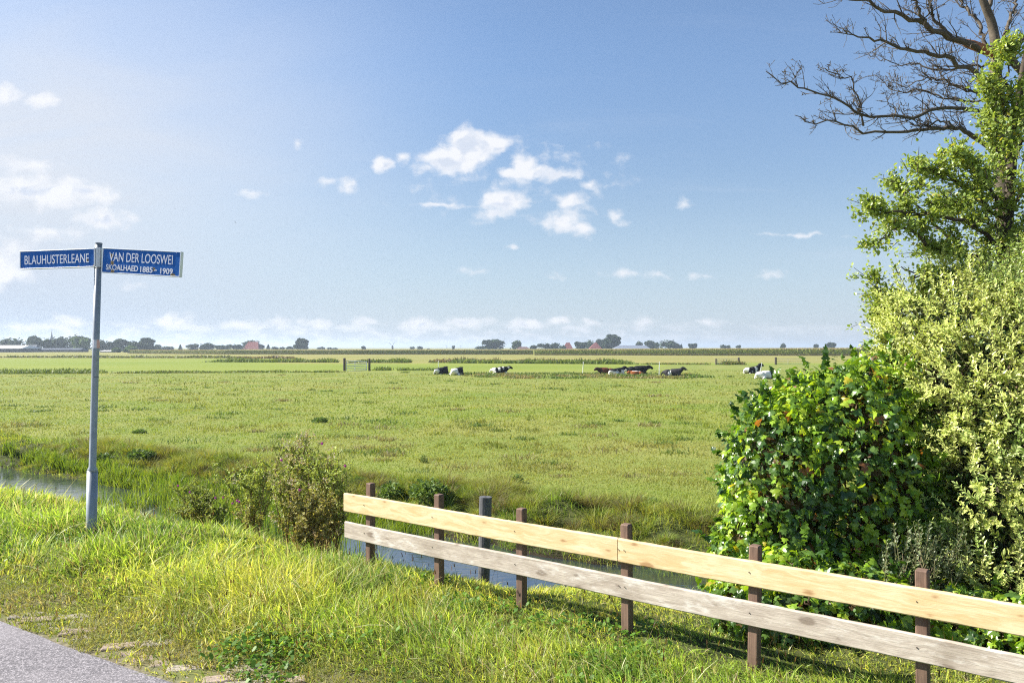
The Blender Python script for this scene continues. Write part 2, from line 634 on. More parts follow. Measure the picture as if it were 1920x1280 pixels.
def blade_verts(B, h, w, ang, lean, seg=3, twist=None, c0=None, c1=None):
    """vectorised grass blades -> verts, face arrays, colours"""
    N = len(B)
    face = R.uniform(0, 2 * math.pi, N) if twist is None else twist
    wx, wy = np.cos(face), np.sin(face)
    lx, ly = np.cos(ang), np.sin(ang)
    rows, cols = [], []
    for i in range(seg):
        f = i / seg
        out = lean * h * f ** 1.8
        z = h * f * (1 - 0.28 * np.minimum(lean, 1.4) * f)
        P = B + np.stack([lx * out, ly * out, z], 1)
        hw = 0.5 * w * (1 - f) ** 0.6 * (0.75 + 0.5 * f)
        o = np.stack([wx * hw, wy * hw, np.zeros(N)], 1)
        rows += [P - o, P + o]
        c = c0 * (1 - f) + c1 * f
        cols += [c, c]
    out = lean * h
    z = h * (1 - 0.28 * np.minimum(lean, 1.4))
    rows.append(B + np.stack([lx * out, ly * out, z], 1))
    cols.append(c1)
    k = 2 * seg + 1
    V = np.stack(rows, 1).reshape(-1, 3)
    COL = np.stack(cols, 1).reshape(-1, 3)
    b = np.arange(N)[:, None] * k
    q = [b + np.array([[2 * i, 2 * i + 1, 2 * i + 3, 2 * i + 2]]) for i in range(seg - 1)]
    t = b + np.array([[2 * seg - 2, 2 * seg - 1, 2 * seg]])
    return V, ([np.concatenate(q)] if q else []) + [t], COL


def grass_object(name, parts, m):
    V, F3, F4, COL, n = [], [], [], [], 0
    for v, fs, c in parts:
        V.append(v)
        COL.append(c)
        for f in fs:
            (F3 if f.shape[1] == 3 else F4).append(f + n)
        n += len(v)
    fs = ([np.concatenate(F4)] if F4 else []) + ([np.concatenate(F3)] if F3 else [])
    o = link(name, np_mesh(name, np.concatenate(V), fs, np.concatenate(COL)), m)
    return tag(o, kind='stuff')


YEL = np.array([0.58, 0.58, 0.115])
GRN = np.array([0.32, 0.46, 0.068])
DRK = np.array([0.13, 0.22, 0.045])
STRAW = np.array([0.60, 0.52, 0.30])
BRN = np.array([0.20, 0.13, 0.06])


def lerp(a, b, f):
    f = np.asarray(f)[:, None]
    return a * (1 - f) + b * f


def grass_tint(x, y, N, straw=0.06, seed=0):
    n = np.clip((fbm(x * 0.9, y * 0.9, 40 + seed, 3) - 0.38) * 2.6 + R.normal(0, .22, N), 0, 1)
    c = lerp(GRN, YEL, n)
    n2 = np.clip((fbm(x * 1.9, y * 1.9, 50 + seed, 3) - 0.55) * 4, 0, 0.8)
    c = c * (1 - n2[:, None]) + DRK * n2[:, None]
    k = R.random(N) < .16
    c[k] = lerp(DRK, GRN, R.random(k.sum()))
    k = R.random(N) < .05
    c[k] = np.array([.62, .62, .36])
    k = R.random(N) < straw
    c[k] = lerp(STRAW, BRN, R.random(k.sum()) * 0.6)
    return c * R.uniform(0.65, 1.3, N)[:, None]


def verge_grass():
    N = 460000
    s = R.uniform(-24, 4.5, N)
    t = R.uniform(2.62, 6.75, N)
    x, y = xy(s, t)
    d = np.hypot(x, y)
    keep = (R.random(N) < np.clip(6.5 / d, 0, 1) ** 1.5) & (y > 2.2) & (np.abs(x) < 0.80 * y + 1.2)
    # bare and trodden by the pavers, dense further in
    patch = fbm(x * 2.2, y * 2.2, 21, 3)
    edge = 2.92 + 0.5 * (fbm(s * 1.1, s * 0 + 3, 23, 3) - 0.4)
    keep &= (t > edge) | (R.random(N) < 0.40 * (patch > 0.42) + 0.10)
    keep &= (patch > 0.30) | (R.random(N) < 0.6)
    x, y, s, t, d = x[keep], y[keep], s[keep], t[keep], d[keep]
    N = len(x)
    # mown lawn behind the fence, tall rank grass left of it
    left = 1 / (1 + np.exp((s + 4.0) / 0.5))
    behind = np.clip((t - 4.75) / 0.25, 0, 1)
    front = .135 - .090 * np.clip((t - 3.3) / 1.2, 0, 1)
    tall = (0.185 - 0.10 * np.clip((t - 4.2) / 1.0, 0, 1)) * left + (1 - left) * (front * (1 - behind) + 0.030 * behind)
    tall = tall * np.clip((t - edge[keep] + 0.15) / 0.9, 0.22, 1.0)
    tall *= 0.45 + 1.1 * fbm(x * 1.5, y * 1.5, 22, 3)
    tall *= np.clip((np.hypot(x + 3.62, y - 6.98) - .10) / .45, .22, 1)      # trodden round the foot of the signpost
    h = tall * np.clip(R.lognormal(0, 0.30, N), 0.4, 2.0)
    w = R.uniform(0.0050, 0.0105, N) * np.clip(d / 6.5, 0.9, 2.2) * (1 + 0.4 * left)
    ang = fbm(x * 0.8, y * 0.8, 25, 2) * 9.0 + R.normal(0, 1.3, N)
    lean = np.clip(R.gamma(2.2, 0.36, N), 0.05, 1.9)
    B = np.stack([x, y, terr(x, y) - 0.01], 1)
    c1 = grass_tint(x, y, N, 0.09)
    brown = np.clip(1 - (t - edge[keep]) / 0.6, 0, 1) * (R.random(N) < 0.35)
    c1 = c1 * (1 - 0.65 * brown[:, None]) + np.array([.36, .28, .12]) * 0.65 * brown[:, None]
    c0 = c1
    parts = [blade_verts(B, h, w, ang, lean, 3, None, c0, c1)]
    # dry stalks
    k = R.choice(N, 5200, replace=False)
    kk = k[(h[k] > 0.09) & (t[k] < 5.2)]
    n = len(kk)
    hs = h[kk] * R.uniform(1.1, 1.7, n)
    parts.append(blade_verts(B[kk], hs, np.full(n, 0.0035) * np.clip(d[kk] / 6, 1, 2), ang[kk] + R.normal(0, .6, n), R.uniform(.1, .8, n), 4, None,
                             np.tile(STRAW * .8, (n, 1)), np.tile(STRAW, (n, 1)) * R.uniform(.6, 1.2, n)[:, None]))
    # plantain and sorrel: thin brown stalks with a dark head
    kk = R.choice(np.nonzero(t < 5.0)[0], 1100, replace=False)
    n = len(kk)
    hs = R.uniform(.10, .26, n) * np.clip((t[kk] - 2.7) / .5, .5, 1)
    st_c = np.tile(np.array([.22, .17, .07]), (n, 1)) * R.uniform(.7, 1.3, n)[:, None]
    ga, gl = R.uniform(0, 6.3, n), R.uniform(.05, .35, n)
    parts.append(blade_verts(B[kk], hs, np.full(n, .0032), ga, gl, 3, None, st_c, st_c))
    tip = B[kk] + np.stack([np.cos(ga) * gl * hs * .8, np.sin(ga) * gl * hs * .8, hs * .86 * (1 - .28 * gl)], 1)
    hd = np.tile(np.array([.10, .055, .025]), (n, 1)) * R.uniform(.6, 1.6, n)[:, None]
    parts.append(blade_verts(tip, R.uniform(.018, .045, n), R.uniform(.007, .012, n), ga, gl, 3, None, hd, hd))
    # broad flat blades catching the light
    kk = R.choice(N, 7000, replace=False)
    n = len(kk)
    parts.append(blade_verts(B[kk], h[kk] * 1.2 + .015, R.uniform(.010, .017, n), ang[kk], R.uniform(.5, 1.5, n), 4, None, c0[kk] * .9, c1[kk]))
    # thin dry turf creeping over the pavers
    N = 120000
    s = R.uniform(-18, 3, N)
    t = R.uniform(2.58, 3.6, N)
    x, y = xy(s, t)
    k = (fbm(x * 4, y * 4, 27, 3) + .35 * np.clip((t - 2.75) / .4, -.4, 1) > .43) & (y > 2.4) & (np.abs(x) < .8 * y + 1)
    x, y = x[k], y[k]
    N = len(x)
    c1 = lerp(np.array([.34, .30, .11]), np.array([.24, .30, .05]), np.clip(fbm(x * 2, y * 2, 28, 2) * 1.6 - .3 + R.normal(0, .25, N), 0, 1)) * R.uniform(.7, 1.2, N)[:, None]
    parts.append(blade_verts(np.stack([x, y, np.maximum(terr(x, y), -.004)], 1), R.uniform(.012, .05, N), R.uniform(.004, .008, N), R.uniform(0, 6.3, N), R.uniform(.2, 1.9, N), 2, None, c1 * .8, c1))
    grass_object('verge_grass', parts, M_GRASS)


verge_grass()


def disc_leaves(P, r, nrm_tilt=0.5):
    """small flat leaves of clover and dock: a six-cornered disc each"""
    N = len(P)
    a = R.uniform(0, 2 * math.pi, N)
    tl = R.normal(0, nrm_tilt, (N, 2))
    k = 6
    th = np.arange(k) / k * 2 * math.pi
    V = np.zeros((N, k, 3))
    ca, sa = np.cos(a), np.sin(a)
    lx, ly = np.cos(th), np.sin(th) * 0.8
    V[:, :, 0] = r[:, None] * (ca[:, None] * lx - sa[:, None] * ly)
    V[:, :, 1] = r[:, None] * (sa[:, None] * lx + ca[:, None] * ly)
    V[:, :, 2] = V[:, :, 0] * tl[:, :1] + V[:, :, 1] * tl[:, 1:]
    V += P[:, None, :]
    return V.reshape(-1, 3), [np.arange(N * k).reshape(N, k)]


def clover():
    N = 60000
    s = R.uniform(-9, 4, N)
    t = R.uniform(2.8, 4.75, N)
    x, y = xy(s, t)
    keep = (fbm(x * 1.4, y * 1.4, 61, 3) + R.normal(0, .05, N) > 0.54) & (y > 2.5) & (s > -7.5)
    x, y = x[keep], y[keep]
    N = len(x)
    P = np.stack([x, y, terr(x, y) + R.uniform(0.01, 0.075, N)], 1)
    V, fs = disc_leaves(P, R.uniform(.008, .017, N), 0.45)
    c = lerp(np.array([.085, .20, .022]), np.array([.16, .29, .035]), R.random(N)) * R.uniform(.7, 1.2, N)[:, None]
    me = np_mesh('clover', V, fs, np.repeat(c, 6, 0))
    tag(link('clover', me, M_GRASS), kind='stuff')


clover()


def bank_and_pasture():
    # tussocky far bank and rough pasture: blade size follows distance, so the sward stays closed everywhere
    def sample(n, y0, y1, wid):
        u = R.uniform(-wid, wid, n)
        v = R.uniform(1 / y1, 1 / y0, n)
        y = 1 / v
        return u * y, y
    parts = []
    x, y = sample(430000, 11.0, 96, 0.80)
    s, t = st(x, y)
    lim = 86 + 44 * np.clip((x - 14) / 12, 0, 1)
    k = (t > 11.9) & (y < lim)
    x, y, t = x[k], y[k], t[k]
    N = len(x)
    big = fbm(x * 0.55, y * 0.55, 71, 4)
    sm = fbm(x * 1.6, y * 1.6, 72, 3)
    tuft = np.clip((sm - 0.57) * 7, 0, 1) * np.clip((big - 0.40) * 4, 0, 1)
    h = (0.030 + 0.025 * big + 0.085 * tuft) * np.clip(R.lognormal(0, .3, N), .4, 2.2) * np.clip(y / 22, 1.0, 1.6)
    w = np.maximum(0.007, 0.00105 * y) * R.uniform(.7, 1.3, N)
    B = np.stack([x, y, terr(x, y) - .01], 1)
    c = lerp(np.array([.235, .335, .052]), np.array([.33, .365, .080]), np.clip((big - .3) * 2.2 + R.normal(0, .2, N), 0, 1))
    dry = np.clip((fbm(x * .22, y * .35, 73, 4) - .47) * 4 + y / 260, 0, .75) * R.uniform(.35, .9, N)
    c = c * (1 - dry[:, None]) + np.array([.36, .325, .12]) * dry[:, None]
    dk = .75 * tuft * (R.random(N) < .75)
    tc = np.where((fbm(x * .3, y * .3, 75, 2) > .5)[:, None], np.array([.065, .115, .025]), np.array([.17, .15, .055]))
    c = c * (1 - .8 * dk[:, None]) + tc * .8 * dk[:, None]
    c *= R.uniform(.88, 1.14, N)[:, None]
    parts.append(blade_verts(B, h, w, R.uniform(0, 6.3, N), np.clip(R.gamma(2.2, .42, N), .05, 1.9), 2, R.normal(0, .5, N), c * .93, c))
    grass_object('pasture_grass', parts, M_PAST)

    # far bank of the ditch
    parts = []
    N = 150000
    s = R.uniform(-40, 7, N)
    t = R.uniform(10.15, 13.0, N)
    x, y = xy(s, t)
    k = (np.abs(x) < .85 * y) & (R.random(N) < np.clip(13 / y, 0, 1) ** 1.3)
    x, y, t, s = x[k], y[k], t[k], s[k]
    N = len(x)
    rough = fbm(x * 1.3, y * 1.3, 11, 3)
    bare = fbm(x * .9, y * .9, 83, 3)
    k2 = (bare < .60) | (R.random(N) < .25)
    x, y, t, s, rough = x[k2], y[k2], t[k2], s[k2], rough[k2]
    N = len(x)
    h = (.07 + .20 * np.clip(rough - .35, 0, 1)) * np.clip(R.lognormal(0, .35, N), .4, 2.3)
    w = np.maximum(.007, .0009 * y) * R.uniform(.7, 1.3, N)
    B = np.stack([x, y, terr(x, y) - .01], 1)
    c = grass_tint(x, y, N, .05, 3) * np.array([.82, .88, .9])
    ang = np.arctan2(-DN[1], -DN[0]) + R.normal(0, 1.2, N)
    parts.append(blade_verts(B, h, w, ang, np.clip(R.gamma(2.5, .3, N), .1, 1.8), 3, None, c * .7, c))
    # grass on the solid ground where the ditch ends, round the shrubs and trees
    N = 42000
    s, t = R.uniform(-2.5, 9, N), R.uniform(6.0, 10.3, N)
    x, y = xy(s, t)
    B = np.stack([x, y, terr(x, y) - .01], 1)
    k = B[:, 2] > WATER_Z + .1
    B, N = B[k], int(k.sum())
    c = grass_tint(B[:, 0], B[:, 1], N, .05, 5) * np.array([.68, .75, .8])
    parts.append(blade_verts(B, .10 * np.clip(R.lognormal(0, .35, N), .4, 2.2), R.uniform(.007, .012, N), R.uniform(0, 6.3, N), np.clip(R.gamma(2.5, .3, N), .1, 1.8), 3, None, c * .8, c))
    # round overhanging tufts
    for q in range(900):
        s0, t0 = R.uniform(-22, 5), R.uniform(10.4, 13.1)
        n = 130
        r = R.uniform(.08, .15) if t0 < 11.1 else R.uniform(.12, .30)
        a = R.uniform(0, 6.28, n)
        rr = r * np.sqrt(R.random(n)) * .55
        x0, y0 = xy(s0, t0)
        xx, yy = x0 + rr * np.cos(a), y0 + rr * np.sin(a)
        B = np.stack([xx, yy, terr(xx, yy) - .02], 1)
        base = lerp(GRN * .7, YEL * .62, np.full(n, R.random())) if R.random() < .8 else np.tile(np.array([.20, .17, .07]), (n, 1))
        cc = base * R.uniform(.7, 1.25, n)[:, None]
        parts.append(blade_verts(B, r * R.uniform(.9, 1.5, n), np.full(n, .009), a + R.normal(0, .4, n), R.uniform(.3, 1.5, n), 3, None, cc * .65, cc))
    grass_object('bank_grass', parts, M_PAST)


bank_and_pasture()


def reeds():
    """sedge and reed along the water's edge"""
    parts = []

    def clump(n, s0, s1, t0, t1, hh, hs=.25, wid=.011, col=None):
        s, t = R.uniform(s0, s1, n), R.uniform(t0, t1, n)
        x, y = xy(s, t)
        k = fbm(x * 1.2, y * 1.2, 91, 2) > .30
        x, y = x[k], y[k]
        n = len(x)
        B = np.stack([x, y, np.maximum(terr(x, y), WATER_Z - .05)], 1)
        h = hh * (.55 + .9 * fbm(x * .9, y * .9, 92, 2)) * np.clip(R.lognormal(0, hs, n), .4, 1.7)
        c = (lerp(np.array([.12, .22, .02]), np.array([.25, .31, .035]), R.random(n)) if col is None else np.tile(col, (n, 1))) * R.uniform(.75, 1.2, n)[:, None]
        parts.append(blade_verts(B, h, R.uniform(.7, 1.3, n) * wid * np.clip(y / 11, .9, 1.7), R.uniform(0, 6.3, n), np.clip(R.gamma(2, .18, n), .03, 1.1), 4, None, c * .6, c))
    clump(3000, -22.6, -17.9, 10.6, 11.0, .32)
    clump(1500, -17.6, -14.8, 10.2, 10.7, .26)       # bright clump beyond the open water
    clump(900, -36, -23, 10.3, 10.9, .3)
    clump(4200, -14.2, -8.0, 10.2, 10.7, .20)         # thinner belt running right
    clump(6000, -15.0, -8.4, 8.2, 10.5, .34)          # closes the ditch behind the shrubs
    clump(1100, -8.2, -5.6, 6.55, 7.2, .62, .25, .012, np.array([.06, .13, .025]))
    clump(900, -22, -11.5, 6.4, 6.8, .2)
    clump(160, -5.6, 4, 10.1, 10.4, .22)
    grass_object('reeds', parts, M_GRASS)


reeds()


def weed_strip(name, rows, seed):
    """unbroken strips of rank weeds along the far ditches"""
    parts = []
    for (x0, y0, x1, y1, h, n, dep, cols) in rows:
        f = R.random(n)
        x = x0 + (x1 - x0) * f
        y = y0 + (y1 - y0) * f + R.uniform(0, dep, n)
        k = (fbm(x * .25, y * .05, seed, 3) > .36) & (R.random(n) < np.minimum(1, np.minimum(f, 1 - f) * 9 + .08))
        x, y, f = x[k], y[k], f[k]
        m = len(x)
        B = np.stack([x, y, terr(x, y) - .02], 1)
        hh = h * .50 * (.35 + 1.2 * fbm(x * .35, y * .1, seed + 4, 3)) * np.clip(np.minimum(f, 1 - f) * 12 + .3, 0, 1) * np.clip(R.lognormal(0, .3, m), .4, 1.6)
        c = np.array(cols)[R.integers(0, len(cols), m)] * R.uniform(.7, 1.25, m)[:, None]
        wv = .0016 * y * R.uniform(.6, 1.4, m)
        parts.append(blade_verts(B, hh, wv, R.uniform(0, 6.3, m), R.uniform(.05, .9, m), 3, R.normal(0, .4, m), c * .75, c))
    grass_object(name, parts, M_WEED)


g1, g2, g3 = (.145, .21, .05), (.23, .285, .075), (.29, .24, .11)
purp = (.24, .19, .13)
weed_strip('ditch_weeds', [
    (-60, 83, -43, 83, .85, 2600, 4, [g1, g2, g2]), (-43, 84, -18, 87, .5, 2200, 4, [g1, g2, (.19, .2, .05)]),
    (-17, 94, -8, 94, .7, 700, 3, [g1, g2]), (-9, 79, 17, 80, .38, 1500, 6, [g1, (.10, .15, .04), g2]),
    (-36, 84, -20, 90, .3, 500, 6, [g3, g2])], 101)
weed_strip('meadow_weeds', [
    (-58, 149, -12, 140, 1.05, 5200, 5, [g1, g2, g2, g1, (.15, .2, .03)]), (-12, 139, 21, 129, 1.15, 4800, 5, [g1, g2, g1, g2]),
    (-20, 144, 19, 135, 1.5, 1500, 3, [purp, g3, purp]), (21, 128, 36, 125, .5, 900, 4, [g1, g2, g3]),
    (33, 125, 37, 125, 1.1, 300, 2, [g3, g1]),
    (-140, 212, -64, 200, 1.0, 3500, 8, [(.13, .15, .06), (.17, .17, .08), g2]), (-68, 195, -52, 190, 1.1, 900, 5, [purp, g3])], 131)


def weeds_in_pasture():
    """low nettles and docks scattered in the grass round the cows and in the middle of the field"""
    parts = []
    spots = []
    for q in range(150):
        y = 1 / R.uniform(1 / 92, 1 / 17)
        spots.append((R.uniform(-.7, .7) * y, y, R.uniform(.10, .2)))
    for q in range(70):
        spots.append((R.uniform(-4, 18), R.uniform(70, 80), R.uniform(.2, .38)))
    for (x0, y0, h) in spots:
        n = 60
        r = h * R.uniform(1.0, 2.6)
        x, y = x0 + R.normal(0, r, n), y0 + R.normal(0, r * .8, n)
        if st(x0, y0)[1] < 13:
            continue
        B = np.stack([x, y, terr(x, y) - .01], 1)
        c = np.array(g1 if R.random() < .6 else g3) * R.uniform(.7, 1.3, n)[:, None] * np.array([1, 1.05, 1.1])
        parts.append(blade_verts(B, h * R.uniform(.5, 1.2, n), np.full(n, max(.02, .0012 * y0)), R.uniform(0, 6.3, n), R.uniform(.2, 1.4, n), 3, R.normal(0, .5, n), c * .7, c))
    grass_object('pasture_weeds', parts, M_WEED)


weeds_in_pasture()
# ------------------------------------------------------------------ wooden fence


def wood_material(name, light, dark, knot, grain_scale=1.0, worn=None):
    m, g = mat(name)
    tc = g.n('ShaderNodeTexCoord').outputs['Object']
    oi = g.n('ShaderNodeObjectInfo').outputs['Random']
    p = g.v('ADD', tc, g.comb(g.m('MULTIPLY', oi, 17.0), 0, g.m('MULTIPLY', oi, 5.0)))
    st_ = g.v('MULTIPLY', p, (1.2 * grain_scale, 14, 14))
    wob = g.noise(g.v('MULTIPLY', p, (2.5, 9, 9)), 1.0, 3, 0.5, col=True)
    q = g.v('ADD', st_, g.v('MULTIPLY', wob, (0.0, 2.4, 2.4)))
    grain = g.noise(q, 2.4, 6, 0.62)
    fine = g.noise(g.v('MULTIPLY', p, (8, 160, 160)), 1.0, 3, 0.6)
    vor = g.n('ShaderNodeTexVoronoi')
    vor.voronoi_dimensions = '2D'
    vx, vy, vz = g.xyz(p)
    g.put(vor.inputs['Vector'], g.comb(g.m('MULTIPLY', vx, 3.0), g.m('MULTIPLY', vz, 7.0), 0))
    vor.inputs['Scale'].default_value = 1.0
    vor.inputs['Randomness'].default_value = 0.9
    dist = vor.outputs['Distance']
    cr = g.xyz(vor.outputs['Color'])[0]
    size = g.ramp(cr, .20, 1.0, 0.0, 0.15, False)
    dj = g.m('ADD', dist, g.m('MULTIPLY', g.m('SUBTRACT', grain, .5), .22))
    kn = g.m('MULTIPLY', g.ramp(g.m('SUBTRACT', dj, size), 0.03, -0.06), g.ramp(cr, .24, .40))
    ring = g.m('MULTIPLY', g.ramp(g.m('SUBTRACT', dj, size), 0.30, 0.0, 0, .9), g.ramp(cr, .24, .45))
    c = g.mix(g.ramp(grain, 0.32, 0.68), dark, light)
    c = g.mix(g.ramp(fine, 0.35, 0.75, 0, 0.35), c, dark)
    c = g.mix(g.m('MULTIPLY', ring, g.ramp(grain, .35, .65)), c, dark)
    c = g.mix(g.m('MULTIPLY', kn, 0.7), c, knot)
    if worn:
        wn = g.noise(g.v('MULTIPLY', p, (5, 16, 16)), 1.0, 6, 0.68)
        c = g.mix(g.ramp(wn, 0.52, 0.70, 0, 0.75), c, worn)
        big = g.noise(p, 3.0, 4, .6)
        c = g.mix(g.ramp(big, 0.5, 0.75, 0, 0.5), c, (0.21, 0.165, 0.12))
    h = g.m('ADD', grain, g.m('MULTIPLY', fine, 0.6))
    finish(g, pbsdf(g, c, 0.72, 0.25, normal=g.bump(h, 0.35 if not worn else 0.6, 0.004)))
    return m


def build_fence():
    root = empty('wooden_fence', (0, 0, 0), 'low two-rail wooden fence with a new yellow top rail above a weathered grey lower rail', 'fence')
    pine = wood_material('new_pine', (0.70, 0.57, 0.36), (0.56, 0.40, 0.20), (0.27, 0.125, 0.045))
    grey = wood_material('weathered_board', (0.53, 0.465, 0.39), (0.36, 0.30, 0.245), (0.15, 0.11, 0.08), 1.4, (0.66, 0.62, 0.56))
    red = wood_material('hardwood_post', (0.205, 0.130, 0.092), (0.115, 0.072, 0.052), (0.09, 0.05, 0.035), 1.0)
    steel = plain_mat('nail_steel', (0.10, 0.08, 0.07), 0.5, 0.5, 0.6)

    def line(col):   # distance of the fence's front face at a column
        return 1.07 * F / (256 + 0.1572 * (col - 690))
    pts = [(690, 0), (818, 1), (973, 2), (1170, 3), (1413, 4), (1727, 5)]
    P = [px(c, HY, line(c)) for c, _ in pts]
    a, b = P[0], P[-1]
    d = (b - a)
    d[2] = 0
    L = np.linalg.norm(d)
    d /= L
    nrm = np.array([-d[1], d[0], 0.0])          # points away from the road
    ext = a + d * (L + 0.86)
    rr = np.random.default_rng(5)

    def frame(o, lean=0.0):
        M = np.eye(4)
        M[:3, 0], M[:3, 1], M[:3, 2] = d, nrm, (0, 0, 1)
        M[:3, 3] = o
        return Matrix(M.tolist()) @ Matrix.Rotation(lean, 4, 'Y')
    for k, p in enumerate(P + [ext]):
        mb = MB()
        # the post's grain runs along its own x, so build it lying and stand it up
        mb.box((-.75, -.0285, -.0285), (0.0, .0285, .0285), None, None, .006)
        top = 0.68 + rr.uniform(-.008, .008)
        M = frame(np.array([p[0], p[1], top]) + nrm * .0285, rr.uniform(-.012, .012)) @ Matrix.Rotation(-math.pi / 2, 4, 'Y')
        mb.build('post', red, root, matrix=M)

    def rail(name, s0, s1, zt0, zt1, h0, h1, th, m, off, seed, label=None):
        r2 = np.random.default_rng(seed)
        n = 60
        s = np.linspace(s0, s1, n)
        f = (s - S0) / (S1 - S0)
        zt = zt0 + (zt1 - zt0) * f + .002 * np.sin(s * 3.1 + seed)
        hh = h0 + (h1 - h0) * f
        yy = off - th + .0015 * np.sin(s * 2.3 + seed)
        b = .006
        ring = []
        for (dy, dz) in ((0, b), (b, 0), (th - b, 0), (th, b), (th, -b), (th - b, 0), (b, 0), (0, -b)):
            ring.append((dy, dz))
        V = np.zeros((n, 8, 3))
        for i, (dy, dz) in enumerate(ring):
            V[:, i, 0] = s - s0
            V[:, i, 1] = yy + dy
            V[:, i, 2] = (zt - hh + dz) if i < 4 else (zt + dz)
            V[:, i, 2] += r2.normal(0, .0007, n)
        i = np.arange(8)
        j = (i + 1) % 8
        q = np.concatenate([np.stack([k * 8 + i, k * 8 + j, (k + 1) * 8 + j, (k + 1) * 8 + i], 1)[:, ::-1] for k in range(n - 1)])
        me = np_mesh(name, V.reshape(-1, 3), [q, [tuple(range(8)), tuple((n - 1) * 8 + np.arange(8)[::-1])]])
        o = link(name, me, m, root, frame(a + d * s0 - np.array([0, 0, a[2]])))
        if label:
            o['label'] = label
        return o
    S0 = -(px(690, HY, line(690)) - px(650, HY, line(650)))[0] / d[0]
    S1 = L + .95
    seam = (px(1163, HY, line(1163)) - a)[0] / d[0]
    A = a.copy()
    r1 = rail('rail', S0, seam - .002, .584, .606, .146, .135, .030, pine, -.002, 1, 'new yellow pine top rail, left length')
    r2 = rail('rail', seam + .002, S1, .584, .606, .146, .135, .030, pine, -.0025, 2, 'new yellow pine top rail, right length')
    r3 = rail('rail', S0 + .005, S1, .357, .384, .131, .130, .026, grey, -.002, 3, 'weathered grey lower rail')
    for k, p in enumerate(P):
        s = float(np.dot(p - a, d))
        for z in (.52, .30):
            rl = r3 if z < .4 else (r1 if s < seam else r2)
            s_r = S0 if rl is r1 else (seam + .002 if rl is r2 else S0 + .005)
            for dx in ((-.012,) if k != 3 else (-.02, .02)):
                if k == 3 and z > .4:
                    rl = r1 if dx < 0 else r2
                    s_r = S0 if dx < 0 else seam + .002
                mb = MB()
                mb.tube([(0, 0, 0), (0, -.003, 0)], .0034, 7)
                nl = mb.build('nail', steel, rl, matrix=Matrix.Translation((s + dx - s_r, -.0335 + (.004 if z < .4 else 0), z + .004 * k)))


build_fence()


def build_old_post():
    m = wood_material('old_grey_post', (0.155, 0.155, 0.165), (0.085, 0.085, 0.09), (0.05, 0.05, 0.05), 1.0)
    y = 7.55
    top = px(910.5, 931, y)
    mb = MB()
    n = 14
    zs = np.linspace(-1.75, 0, n)
    mb.tube([(z, 0.01 * z, 0.0) for z in zs], [.060 - .006 * abs(z) for z in zs], 14)
    o = mb.build('mooring_post', m, None, smooth=False)
    o.matrix_world = Matrix.Translation(top) @ Matrix.Rotation(math.radians(1.2), 4, 'Y') @ Matrix.Rotation(-math.pi / 2, 4, 'Y')
    tag(o, 'round dark grey wooden post standing alone at the ditch edge behind the fence', 'post')


build_old_post()

# ------------------------------------------------------------------ street name signpost


def text_mesh(body, width, height, bold=0.0):
    cu = bpy.data.curves.new('lettering', 'FONT')
    cu.body = body
    cu.align_x = 'CENTER'
    cu.align_y = 'CENTER'
    cu.extrude = 0.002
    cu.offset = bold
    cu.space_character = 1.0
    o = bpy.data.objects.new('lettering', cu)
    C.objects.link(o)
    dg = bpy.context.evaluated_depsgraph_get()
    me = bpy.data.meshes.new_from_object(o.evaluated_get(dg))
    bpy.data.objects.remove(o)
    bpy.data.curves.remove(cu)
    n = len(me.vertices)
    v = np.empty(n * 3, np.float32)
    me.vertices.foreach_get('co', v)
    v = v.reshape(-1, 3)
    lo, hi = v.min(0), v.max(0)
    sc = np.array([width / (hi[0] - lo[0]), height / (hi[1] - lo[1])])
    v[:, :2] = (v[:, :2] - (lo[:2] + hi[:2]) / 2) * sc
    v[:, 2] = np.where(v[:, 2] > 0, .0012, 0.0)
    me.vertices.foreach_set('co', v.ravel())
    me.update()
    me.materials.clear()
    return me


